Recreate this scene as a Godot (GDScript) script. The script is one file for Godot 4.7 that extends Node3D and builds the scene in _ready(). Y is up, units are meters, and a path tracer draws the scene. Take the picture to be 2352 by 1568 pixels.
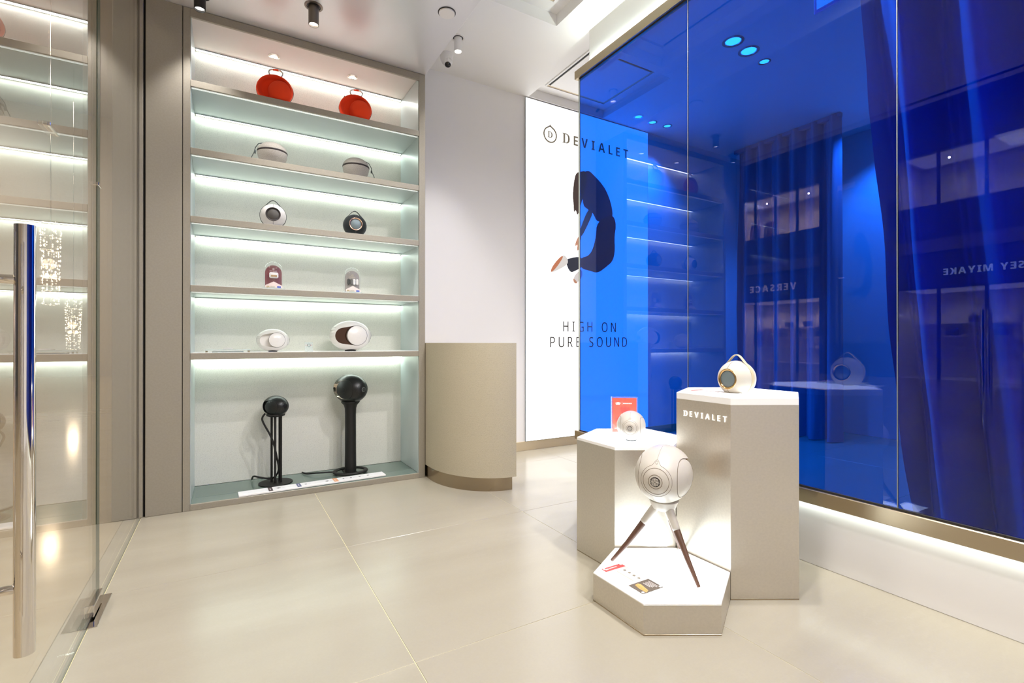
extends Node3D

# ---------------------------------------------------------------- helpers
var M := {}
var taken := {}

func c8(r: int, g: int, b: int, a := 1.0) -> Color:
	return Color(r / 255.0, g / 255.0, b / 255.0, a)

func mat(col: Color, rough := 0.5, metal := 0.0, spec := 0.5) -> StandardMaterial3D:
	var m := StandardMaterial3D.new()
	m.albedo_color = col
	m.roughness = rough
	m.metallic = metal
	m.metallic_specular = spec
	return m

func glow(col: Color, energy: float) -> StandardMaterial3D:
	var m := mat(c8(240, 240, 238), 0.5)
	m.emission_enabled = true
	m.emission = col
	m.emission_energy_multiplier = energy
	return m

func noise_tex(freq: float, ramp: Array, size := 512, type := FastNoiseLite.TYPE_SIMPLEX, octaves := 4, seed_ := 1, as_normal := false, bump := 4.0) -> NoiseTexture2D:
	var n := FastNoiseLite.new()
	n.noise_type = type
	n.frequency = freq
	n.fractal_octaves = octaves
	n.seed = seed_
	var t := NoiseTexture2D.new()
	t.width = size
	t.height = size
	t.seamless = true
	t.noise = n
	if as_normal:
		t.as_normal_map = true
		t.bump_strength = bump
	elif ramp.size() > 0:
		var g := Gradient.new()
		var offs := PackedFloat32Array()
		var cols := PackedColorArray()
		for k in ramp.size():
			offs.append(float(k) / (ramp.size() - 1))
			cols.append(ramp[k])
		g.offsets = offs
		g.colors = cols
		t.color_ramp = g
	return t

func numbered(called: String) -> String:
	taken[called] = taken.get(called, -1) + 1
	return called if taken[called] == 0 else "%s_%03d" % [called, taken[called]]

func tag(o: Node, label: String, category: String, group := "") -> Node:
	o.set_meta("label", label)
	o.set_meta("category", category)
	if group != "":
		o.set_meta("group", group)
	return o

func thing(called: String, label: String, category: String, at := Vector3.ZERO, turn := 0.0, group := "") -> Node3D:
	var o := Node3D.new()
	o.name = numbered(called)
	add_child(o)
	o.position = at
	o.rotation.y = turn
	tag(o, label, category, group)
	return o

func setting(called: String, label := "") -> Node3D:
	var o := Node3D.new()
	o.name = numbered(called)
	add_child(o)
	o.set_meta("kind", "structure")
	if label != "":
		o.set_meta("label", label)
	return o

func mb() -> SurfaceTool:
	var st := SurfaceTool.new()
	st.begin(Mesh.PRIMITIVE_TRIANGLES)
	return st

func obj(called: String, shape, m: Material, parent: Node = null, at := Vector3.ZERO) -> MeshInstance3D:
	var o := MeshInstance3D.new()
	o.mesh = shape.commit() if shape is SurfaceTool else shape
	o.material_override = m
	o.cast_shadow = GeometryInstance3D.SHADOW_CASTING_SETTING_ON
	if parent == null:
		o.name = numbered(called)
		add_child(o)
	else:
		o.name = called
		parent.add_child(o, true)
	o.position = at
	return o

func struct(called: String, shape, m: Material, label := "") -> MeshInstance3D:
	var o := obj(called, shape, m)
	o.set_meta("kind", "structure")
	if label != "":
		o.set_meta("label", label)
	return o

# one flat polygon (convex, in order); n says which way it faces
func face(st: SurfaceTool, p: Array, n: Vector3, uv: Array = []) -> void:
	var flip: bool = ((p[2] - p[0]) as Vector3).cross(p[1] - p[0]).dot(n) < 0.0
	for k in range(1, p.size() - 1):
		var tri := [0, k + 1, k] if flip else [0, k, k + 1]
		for j in tri:
			st.set_normal(n)
			if uv.size() > 0:
				st.set_uv(uv[j])
			st.add_vertex(p[j])

func rbox(st: SurfaceTool, c: Vector3, s: Vector3, b := 0.003) -> SurfaceTool:
	var h := s * 0.5
	b = minf(b, minf(h.x, minf(h.y, h.z)) * 0.95)
	var ax := [Vector3.RIGHT, Vector3.UP, Vector3.BACK]
	for i in 3:
		var u: Vector3 = ax[(i + 1) % 3]
		var v: Vector3 = ax[(i + 2) % 3]
		var hu: float = h[(i + 1) % 3] - b
		var hv: float = h[(i + 2) % 3] - b
		for sg in [-1.0, 1.0]:
			var n: Vector3 = ax[i] * sg
			var o: Vector3 = c + n * h[i]
			face(st, [o + u * hu + v * hv, o + u * hu - v * hv, o - u * hu - v * hv, o - u * hu + v * hv], n)
		for su in [-1.0, 1.0]:
			for sv in [-1.0, 1.0]:
				var n2: Vector3 = (u * su + v * sv).normalized()
				var e: Vector3 = ax[i] * (h[i] - b)
				var p1: Vector3 = c + u * su * (hu + b) + v * sv * hv
				var p2: Vector3 = c + u * su * hu + v * sv * (hv + b)
				face(st, [p1 + e, p2 + e, p2 - e, p1 - e], n2)
	for sx in [-1.0, 1.0]:
		for sy in [-1.0, 1.0]:
			for sz in [-1.0, 1.0]:
				var q := Vector3(sx, sy, sz)
				face(st, [c + q * Vector3(h.x, h.y - b, h.z - b), c + q * Vector3(h.x - b, h.y, h.z - b), c + q * Vector3(h.x - b, h.y - b, h.z)], q.normalized())
	return st

func box(a: Vector3, b: Vector3, bev := 0.002) -> SurfaceTool:
	return rbox(mb(), (a + b) * 0.5, (b - a).abs(), bev)

# smooth sheet of points; rows are arrays of Vector3; turned outward by its signed volume unless told
func grid(st: SurfaceTool, rows: Array, loop_u := false, outward := true, loop_v := false) -> SurfaceTool:
	var nr := rows.size()
	var nc: int = rows[0].size()
	var nor := []
	for r in nr:
		var line := PackedVector3Array()
		line.resize(nc)
		nor.append(line)
	var vol := 0.0
	var tris := []
	for r in (nr if loop_v else nr - 1):
		for k in (nc if loop_u else nc - 1):
			var r2 := (r + 1) % nr
			var k2 := (k + 1) % nc
			for t in [[[r, k], [r2, k], [r2, k2]], [[r, k], [r2, k2], [r, k2]]]:
				var a: Vector3 = rows[t[0][0]][t[0][1]]
				var b: Vector3 = rows[t[1][0]][t[1][1]]
				var c: Vector3 = rows[t[2][0]][t[2][1]]
				var n := (b - a).cross(c - a)
				if n.length_squared() < 1e-18:
					continue
				vol += a.dot(n)
				for q in t:
					nor[q[0]][q[1]] += n
				tris.append(t)
	# gather coincident poles
	for r in [0, nr - 1]:
		var p0: Vector3 = rows[r][0]
		var same := true
		for k in nc:
			if (rows[r][k] as Vector3).distance_squared_to(p0) > 1e-14:
				same = false
		if same:
			var s := Vector3.ZERO
			for k in nc:
				s += nor[r][k]
			for k in nc:
				nor[r][k] = s
	var sg := 1.0 if (vol >= 0.0) == outward else -1.0
	for t in tris:
		var order := [0, 2, 1] if sg > 0.0 else [0, 1, 2]
		for j in order:
			var q: Array = t[j]
			st.set_normal((nor[q[0]][q[1]] as Vector3).normalized() * sg)
			st.add_vertex(rows[q[0]][q[1]])
	return st

# profile of (radius, height) turned round the y axis; sharp corners where a point is given twice
func lathe(st: SurfaceTool, prof: Array, seg := 40, x := Transform3D.IDENTITY) -> SurfaceTool:
	var strips := [[]]
	for k in prof.size():
		var p: Vector2 = prof[k]
		if k > 0 and p.is_equal_approx(prof[k - 1]):
			strips.append([])
		strips[-1].append(p)
	# whole signed volume decides the side, so that open strips agree
	var vol := 0.0
	for k in range(1, prof.size()):
		vol += (prof[k].y - prof[k - 1].y) * (prof[k].x * prof[k].x + prof[k].x * prof[k - 1].x + prof[k - 1].x * prof[k - 1].x)
	var up := vol >= 0.0
	for s in strips:
		if s.size() < 2:
			continue
		var rows := []
		for p in s:
			var line := PackedVector3Array()
			for j in seg:
				var a := TAU * j / seg
				line.append(x * Vector3(p.x * cos(a), p.y, p.x * sin(a)))
			rows.append(line)
		lathe_strip(st, rows, up)
	return st

func lathe_strip(st: SurfaceTool, rows: Array, up: bool) -> void:
	# rows run along the profile, columns round; (row step) x (column step) faces out when the profile climbs
	var nr := rows.size()
	var nc: int = rows[0].size()
	var nor := []
	for r in nr:
		var line := PackedVector3Array()
		line.resize(nc)
		nor.append(line)
	var tris := []
	for r in nr - 1:
		for k in nc:
			var k2 := (k + 1) % nc
			for t in [[[r, k], [r + 1, k], [r + 1, k2]], [[r, k], [r + 1, k2], [r, k2]]]:
				var a: Vector3 = rows[t[0][0]][t[0][1]]
				var b: Vector3 = rows[t[1][0]][t[1][1]]
				var c: Vector3 = rows[t[2][0]][t[2][1]]
				var n := (b - a).cross(c - a)
				if n.length_squared() < 1e-20:
					continue
				for q in t:
					nor[q[0]][q[1]] += n
				tris.append(t)
	for r in [0, nr - 1]:
		if (rows[r][0] as Vector3).distance_squared_to(rows[r][1]) < 1e-14:
			var s := Vector3.ZERO
			for k in nc:
				s += nor[r][k]
			for k in nc:
				nor[r][k] = s
	var sg := 1.0 if up else -1.0
	for t in tris:
		for j in ([0, 2, 1] if up else [0, 1, 2]):
			var q: Array = t[j]
			st.set_normal((nor[q[0]][q[1]] as Vector3).normalized() * sg)
			st.add_vertex(rows[q[0]][q[1]])

func tube(st: SurfaceTool, path: Array, rad: float, seg := 10, closed := false, squash := 1.0, rad_end := -1.0) -> SurfaceTool:
	var rows := []
	var n := path.size()
	var side := Vector3.ZERO
	for k in n:
		var a: Vector3 = path[(k - 1 + n) % n] if closed else path[maxi(k - 1, 0)]
		var b: Vector3 = path[(k + 1) % n] if closed else path[mini(k + 1, n - 1)]
		var d := (b - a).normalized()
		if side == Vector3.ZERO:
			side = d.cross(Vector3.UP if absf(d.y) < 0.9 else Vector3.RIGHT).normalized()
		side = (side - d * side.dot(d)).normalized()
		var other := d.cross(side)
		var r := rad if rad_end < 0.0 else lerpf(rad, rad_end, float(k) / (n - 1))
		var line := PackedVector3Array()
		for j in seg:
			var t := TAU * j / seg
			line.append(path[k] + side * cos(t) * r + other * sin(t) * r * squash)
		rows.append(line)
	if not closed:
		var p0 := PackedVector3Array()
		var p1 := PackedVector3Array()
		for j in seg:
			p0.append(path[0])
			p1.append(path[n - 1])
		rows.push_front(p0)
		rows.push_back(p1)
	return grid(st, rows, true, true, closed)

# flat strip of cloth or leather along a path; across gives its width direction
func band(st: SurfaceTool, path: Array, across: Vector3, width: float, thick: float) -> SurfaceTool:
	var rows := []
	var n := path.size()
	for k in n:
		var d: Vector3 = ((path[mini(k + 1, n - 1)] as Vector3) - path[maxi(k - 1, 0)]).normalized()
		var up := d.cross(across).normalized()
		var p: Vector3 = path[k]
		var w := across * width * 0.5
		var t := up * thick * 0.5
		rows.append(PackedVector3Array([p - w - t * 0.4, p - w * 0.96 + t, p + w * 0.96 + t, p + w - t * 0.4, p + w * 0.96 - t, p - w * 0.96 - t]))
	return grid(st, rows, true, true)

# upright prism over a convex outline of (x, z) with a chamfered upper edge
func prism(st: SurfaceTool, out: Array, y0: float, y1: float, bev := 0.0) -> SurfaceTool:
	var n := out.size()
	var mid := Vector2.ZERO
	for p in out:
		mid += p / n
	var inset := []
	for k in n:
		var a: Vector2 = out[(k - 1 + n) % n]
		var b: Vector2 = out[k]
		var c: Vector2 = out[(k + 1) % n]
		var dir := ((a - b).normalized() + (c - b).normalized())
		if dir.length() < 1e-4:
			dir = mid - b
		inset.append(b + dir.normalized() * bev * 1.15)
	var top := []
	var bot := []
	for k in n:
		var a: Vector2 = out[k]
		var b: Vector2 = out[(k + 1) % n]
		var nn := Vector2(b.y - a.y, a.x - b.x).normalized()
		if nn.dot((a + b) * 0.5 - mid) < 0.0:
			nn = -nn
		var n3 := Vector3(nn.x, 0, nn.y)
		face(st, [Vector3(a.x, y0, a.y), Vector3(b.x, y0, b.y), Vector3(b.x, y1 - bev, b.y), Vector3(a.x, y1 - bev, a.y)], n3)
		if bev > 0.0:
			face(st, [Vector3(a.x, y1 - bev, a.y), Vector3(b.x, y1 - bev, b.y), Vector3(inset[(k + 1) % n].x, y1, inset[(k + 1) % n].y), Vector3(inset[k].x, y1, inset[k].y)], (n3 + Vector3.UP).normalized())
		top.append(Vector3(inset[k].x, y1, inset[k].y) if bev > 0.0 else Vector3(a.x, y1, a.y))
		bot.append(Vector3(a.x, y0, a.y))
	face(st, top, Vector3.UP)
	face(st, bot, Vector3.DOWN)
	return st

func hexagon(cx: float, cz: float, r: float) -> Array:
	var out := []
	for k in 6:
		var a := PI / 2 + TAU * k / 6
		out.append(Vector2(cx + r * cos(a), cz + r * sin(a)))
	return out

# a sheet that carries a print: its own outline of four corners, picture upright
func sheet(st: SurfaceTool, tl: Vector3, tr: Vector3, br: Vector3, bl: Vector3, n: Vector3) -> SurfaceTool:
	face(st, [tl, tr, br, bl], n, [Vector2(0, 0), Vector2(1, 0), Vector2(1, 1), Vector2(0, 1)])
	return st

func font(serif := false, weight := 400) -> SystemFont:
	var f := SystemFont.new()
	f.font_names = PackedStringArray(["Droid Serif" if serif else "Droid Sans"])
	f.font_weight = weight
	return f

func letter_mesh(ch: String, serif: bool, weight: int, depth: float) -> TextMesh:
	var t := TextMesh.new()
	t.text = ch
	t.font = font(serif, weight)
	t.font_size = 96
	t.pixel_size = 0.01
	t.depth = depth
	t.curve_step = 1.0
	return t

# letters set one by one, each a part, from x = 0 to x = width on the baseline y = 0, facing +z
func letters(parent: Node3D, word: String, width: float, height: float, m: Material, depth := 0.002, first_serif := false, weight := 400, thin := 1.0, called := "letter") -> void:
	var meshes := []
	var boxes := []
	var total := 0.0
	var cap := letter_mesh("E", false, weight, 1.0).get_aabb().size.y
	var k0 := height / cap
	for i in word.length():
		if word[i] == " ":
			meshes.append(null)
			boxes.append(AABB(Vector3.ZERO, Vector3(height * 0.35 / k0, 0, 0)))
		else:
			var t := letter_mesh(word[i], first_serif and i == 0, weight, depth / k0)
			meshes.append(t)
			boxes.append(t.get_aabb())
		total += boxes[i].size.x * k0 * thin
	var gap := (width - total) / maxi(1, word.length() - 1)
	var x := 0.0
	var base := letter_mesh("E", false, weight, 1.0).get_aabb().position.y
	for i in word.length():
		var b: AABB = boxes[i]
		if meshes[i] != null:
			var o := obj(called, meshes[i], m, parent)
			o.scale = Vector3(k0 * thin, k0, k0)
			o.position = Vector3(x - b.position.x * k0 * thin, -base * k0, 0)
		x += b.size.x * k0 * thin + gap

func spot(parent: Node, at: Vector3, energy: float, angle := 40.0, col := c8(252, 250, 250), aim := Vector3.DOWN, size := 0.03, blend := 0.6) -> SpotLight3D:
	var l := SpotLight3D.new()
	l.name = "lamp_beam"
	l.light_energy = energy
	l.light_color = col
	l.spot_angle = angle
	l.spot_angle_attenuation = blend
	l.spot_range = 14.0
	l.spot_attenuation = 2.0
	l.light_size = size
	l.shadow_enabled = true
	parent.add_child(l, true)
	l.position = at
	l.basis = Basis.looking_at(aim, Vector3.FORWARD if absf(aim.y) > 0.9 else Vector3.UP)
	return l

func area(parent: Node, at: Vector3, size: Vector2, energy: float, col: Color, aim := Vector3.DOWN, up := Vector3.FORWARD) -> AreaLight3D:
	var l := AreaLight3D.new()
	l.name = "lamp_panel"
	l.area_size = size
	l.light_energy = energy
	l.light_color = col
	l.area_range = 12.0
	l.area_attenuation = 2.0
	l.area_normalize_energy = true
	l.shadow_enabled = true
	parent.add_child(l, true)
	l.position = at
	l.basis = Basis.looking_at(aim, up)
	return l

func arc3(c: Vector3, u: Vector3, v: Vector3, r: float, a0: float, a1: float, n: int) -> Array:
	var out := []
	for k in n + 1:
		var a := lerpf(a0, a1, float(k) / n)
		out.append(c + u * cos(a) * r + v * sin(a) * r)
	return out

func ring(c: Vector3, u: Vector3, v: Vector3, r: float, n := 48) -> Array:
	var out := arc3(c, u, v, r, 0, TAU, n)
	out.pop_back()
	return out

func fill_poly(im: Image, pts: Array, col: Color) -> void:
	var lo := 1e9
	var hi := -1e9
	for p in pts:
		lo = minf(lo, p.y)
		hi = maxf(hi, p.y)
	for y in range(maxi(0, int(lo)), mini(im.get_height() - 1, int(hi)) + 1):
		var xs := []
		var n := pts.size()
		for k in n:
			var a: Vector2 = pts[k]
			var b: Vector2 = pts[(k + 1) % n]
			if (a.y <= y + 0.5) != (b.y <= y + 0.5):
				xs.append(a.x + (y + 0.5 - a.y) / (b.y - a.y) * (b.x - a.x))
		xs.sort()
		for k in range(0, xs.size() - 1, 2):
			var x0 := maxi(0, int(xs[k]))
			var x1 := mini(im.get_width(), int(xs[k + 1]) + 1)
			if x1 > x0:
				im.fill_rect(Rect2i(x0, y, x1 - x0, 1), col)

func smooth_poly(pts: Array, times := 3) -> Array:
	for t in times:
		var out := []
		for k in pts.size():
			var a: Vector2 = pts[k]
			var b: Vector2 = pts[(k + 1) % pts.size()]
			out.append(a.lerp(b, 0.25))
			out.append(a.lerp(b, 0.75))
		pts = out
	return pts

func print_mat(im: Image, rough := 0.4) -> StandardMaterial3D:
	var m := mat(Color.WHITE, rough)
	m.albedo_texture = ImageTexture.create_from_image(im)
	m.texture_repeat = false
	return m

# pale stone: soft clouds, drawn-out streaks, a few fine veins and a grain
func stone_image(seed_: int) -> ImageTexture:
	var S := 768
	var n := FastNoiseLite.new()
	n.seed = seed_
	n.frequency = 0.006
	n.fractal_octaves = 4
	var v := FastNoiseLite.new()
	v.seed = seed_ + 1
	v.frequency = 0.0045
	v.fractal_octaves = 3
	v.domain_warp_enabled = true
	v.domain_warp_amplitude = 40.0
	var rng := RandomNumberGenerator.new()
	rng.seed = seed_
	var im := Image.create(S, S, false, Image.FORMAT_RGBF)
	for y in S:
		for x in S:
			# fade to an even tone at the edges of the tile so that repeats meet
			var w := minf(1.0, 4.0 * minf(minf(x, S - x), minf(y, S - y)) / S)
			var c := n.get_noise_2d(x * 0.55, y * 2.2)
			var q := absf(v.get_noise_2d(x * 0.8, y * 2.6))
			var vein := maxf(0.0, 1.0 - q * 26.0)
			var t := 0.955 + w * (0.085 * c + 0.03 * vein) + rng.randf_range(-0.012, 0.012)
			im.set_pixel(x, y, Color(t, t * (0.997 + 0.006 * c), t * (0.988 + 0.012 * c)))
	return ImageTexture.create_from_image(im)

# ---------------------------------------------------------------- materials
func materials() -> void:
	# warm grey satin lacquer of the joinery
	M.lacquer = mat(c8(160, 152, 137), 0.42, 0.25)
	M.lacquer.albedo_texture = noise_tex(0.09, [Color(0.965, 0.965, 0.965), Color(1, 1, 1)], 256, FastNoiseLite.TYPE_SIMPLEX, 2, 3)
	M.lacquer.uv1_triplanar = true
	M.lacquer.uv1_world_triplanar = true
	M.lacquer.uv1_scale = Vector3(2.5, 2.5, 2.5)
	M.niche = mat(c8(186, 196, 196), 0.32, 0.1)
	M.soffit = mat(c8(228, 227, 228), 0.3, 0.5)
	M.groove = mat(c8(40, 38, 36), 0.8)
	# woven wall covering of the niche and the desk
	M.weave = mat(c8(226, 224, 214), 0.85)
	M.weave.albedo_texture = noise_tex(0.16, [Color(0.9, 0.9, 0.895), Color(1, 1, 1), Color(1, 1, 1)], 512, FastNoiseLite.TYPE_VALUE, 3, 5)
	M.weave.normal_enabled = true
	M.weave.normal_texture = noise_tex(0.2, [], 512, FastNoiseLite.TYPE_VALUE, 3, 6, true, 5.0)
	M.weave.normal_scale = 0.35
	M.weave.uv1_triplanar = true
	M.weave.uv1_world_triplanar = true
	M.weave.uv1_scale = Vector3(5.0, 3.6, 5.0)
	M.desk_weave = M.weave.duplicate()
	M.desk_weave.albedo_color = c8(184, 173, 149)
	M.white = mat(c8(240, 237, 236), 0.6)
	M.ceiling = mat(c8(242, 240, 237), 0.55)
	M.trim = mat(c8(205, 188, 158), 0.4, 0.3)
	M.steel = mat(c8(184, 169, 143), 0.3, 1.0)
	M.steel_desk = mat(c8(170, 155, 133), 0.2, 1.0)
	M.chrome = mat(c8(228, 222, 214), 0.06, 1.0)
	M.champagne = mat(c8(208, 200, 186), 0.36, 0.72)
	M.champagne.albedo_texture = M.lacquer.albedo_texture
	M.champagne.uv1_triplanar = true
	M.champagne.uv1_world_triplanar = true
	M.champagne.uv1_scale = Vector3(3, 3, 3)
	M.acrylic = mat(c8(246, 243, 240), 0.3)
	# floor slabs: pale beige limestone with drawn-out clouds
	M.slabs = []
	var stone_tex := []
	for k in 2:
		stone_tex.append(stone_image(11 + 5 * k))
	for k in 3:
		var s := mat(c8(172, 164, 147), 0.22, 0.0, 0.5)
		s.albedo_texture = stone_tex[k % 2]
		s.uv1_triplanar = true
		s.uv1_world_triplanar = true
		s.uv1_scale = Vector3(0.27, 0.27, 0.27)
		s.uv1_offset = Vector3(0.31 * k, 0.17 * k, 0.43 * k)
		M.slabs.append(s)
	M.grout = mat(c8(238, 224, 178), 0.7)
	M.mall_floor = mat(c8(196, 180, 150), 0.12, 0.0, 0.55)
	M.mall_floor.albedo_texture = noise_tex(0.008, [Color(0.92, 0.9, 0.87), Color(1, 1, 1)], 512, FastNoiseLite.TYPE_SIMPLEX, 5, 31)
	M.mall_floor.uv1_triplanar = true
	M.mall_floor.uv1_world_triplanar = true
	M.mall_floor.uv1_scale = Vector3(0.3, 0.3, 0.9)
	# clear panes and the blue glass
	M.pane = mat(c8(220, 236, 226, 0.02), 0.0)
	M.pane.transparency = BaseMaterial3D.TRANSPARENCY_ALPHA
	M.clear = mat(c8(235, 245, 242, 0.06), 0.02)
	M.clear.transparency = BaseMaterial3D.TRANSPARENCY_ALPHA
	M.blue_glass = mat(Color(0.004, 0.12, 0.95, 1.0).linear_to_srgb(), 0.0, 0.0, 0.54)
	M.blue_glass.albedo_color.a = 0.0
	M.blue_glass.transparency = BaseMaterial3D.TRANSPARENCY_ALPHA
	M.blue_glass.refraction_enabled = true
	M.blue_glass.refraction_scale = 0.05
	M.glass_edge = mat(c8(196, 204, 190), 0.15)
	M.seal = mat(c8(128, 132, 128), 0.3)
	M.glass_edge_dark = mat(c8(46, 66, 48), 0.1)
	# speakers
	M.spk_white = mat(c8(236, 232, 226), 0.3)
	M.spk_white.clearcoat_enabled = true
	M.spk_white.clearcoat = 0.4
	M.spk_white.clearcoat_roughness = 0.2
	M.spk_ivory = mat(c8(198, 190, 179), 0.34)
	M.spk_black = mat(c8(22, 23, 23), 0.36)
	M.spk_dome_black = mat(c8(30, 32, 31), 0.42)
	M.stand_black = mat(c8(16, 14, 13), 0.55)
	M.gold = mat(c8(222, 186, 130), 0.18, 1.0)
	M.rose = mat(c8(226, 190, 168), 0.2, 1.0)
	M.line = mat(c8(120, 104, 84), 0.5)
	M.line_dark = mat(c8(40, 38, 36), 0.5)
	M.line_black = mat(c8(8, 8, 8), 0.3)
	M.tweeter = mat(c8(44, 36, 30), 0.5)
	M.knit = mat(c8(206, 199, 186), 0.9)
	M.knit_grey = mat(c8(205, 201, 197), 0.9)
	M.knit_black = mat(c8(20, 26, 28), 0.9)
	for key in ["knit", "knit_grey", "knit_black"]:
		M[key].normal_enabled = true
		M[key].normal_texture = M.weave.normal_texture
		M[key].normal_scale = 0.3
		M[key].uv1_triplanar = true
		M[key].uv1_scale = Vector3(8, 8, 8)
		M[key].rim_enabled = true
		M[key].rim = 0.3
	M.mesh_grey = mat(c8(120, 134, 138), 0.5, 0.3)
	M.mesh_dark = mat(c8(84, 80, 76), 0.5, 0.3)
	M.strap_tan = mat(c8(206, 190, 154), 0.6)
	M.strap_dark = mat(c8(62, 68, 64), 0.6)
	M.red_felt = mat(c8(242, 66, 20), 0.95)
	M.red_felt.rim_enabled = true
	M.red_felt.rim = 0.5
	M.red_felt.rim_tint = 0.8
	M.grey_felt = mat(c8(190, 184, 174), 0.95)
	M.grey_felt.albedo_texture = noise_tex(0.12, [Color(0.7, 0.69, 0.68), Color(1, 1, 1)], 256, FastNoiseLite.TYPE_SIMPLEX, 3, 41)
	M.grey_felt.uv1_triplanar = true
	M.grey_felt.uv1_scale = Vector3(6, 6, 6)
	M.zip = mat(c8(42, 32, 28), 0.6)
	M.wood = mat(c8(98, 66, 48), 0.5)
	M.wood.albedo_texture = noise_tex(0.03, [Color(0.7, 0.66, 0.62), Color(1, 1, 1), Color(0.85, 0.82, 0.8)], 256, FastNoiseLite.TYPE_SIMPLEX, 4, 51)
	M.wood.uv1_triplanar = true
	M.wood.uv1_scale = Vector3(14, 1.2, 14)
	M.paper = mat(c8(240, 238, 236), 0.5)
	M.sign_ink = glow(c8(112, 102, 84), 0.8)
	M.sign_ink.albedo_color = c8(70, 64, 54)
	M.poster_ink = mat(c8(62, 58, 54), 0.6)
	M.cloth = mat(c8(150, 150, 170), 0.8)
	M.cloth.rim_enabled = true
	M.cloth.rim = 0.4
	M.dark = mat(c8(20, 20, 20), 0.5)
	M.led = glow(c8(246, 255, 250), 3.5)
	M.led_cove = glow(c8(240, 255, 248), 1.4)
	M.led_soft = glow(c8(244, 255, 250), 0.5)
	M.lens_glow = glow(c8(255, 250, 240), 6.0)
	M.panel_glow = glow(c8(238, 247, 255), 2.2)
	M.letter_glow = glow(c8(255, 255, 255), 1.15)

# ---------------------------------------------------------------- the camera, the sky and the exposure
func camera_and_sky() -> void:
	var cam := Camera3D.new()
	cam.name = "camera"
	cam.fov = 2.0 * rad_to_deg(atan(784.0 / 1130.0))
	cam.near = 0.03
	cam.far = 200.0
	add_child(cam)
	cam.position = Vector3(0, 1.16, 0)
	cam.rotation = Vector3(2.0 / 1130.0, deg_to_rad(-30.2), 0)
	cam.current = true
	var e := Environment.new()
	e.background_mode = Environment.BG_COLOR
	e.background_color = c8(30, 28, 26)
	e.background_energy_multiplier = 0.2
	e.tonemap_mode = Environment.TONE_MAPPER_LINEAR
	e.tonemap_exposure = 1.0
	e.sdfgi_enabled = true
	e.ssao_enabled = true
	e.ssil_enabled = true
	var w := WorldEnvironment.new()
	w.name = "surroundings"
	w.environment = e
	add_child(w)

const SHELF_Z := -4.042      # front of the joinery
const NICHE_Z := -4.545      # woven back of the niche
const WALL_Z := -4.5         # white wall with the light box
const GLASS_X := 2.63        # blue glass
const FRONT_X := -0.49       # glazed shop front
const SOFFIT := 3.466
const CEIL := 3.8

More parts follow.
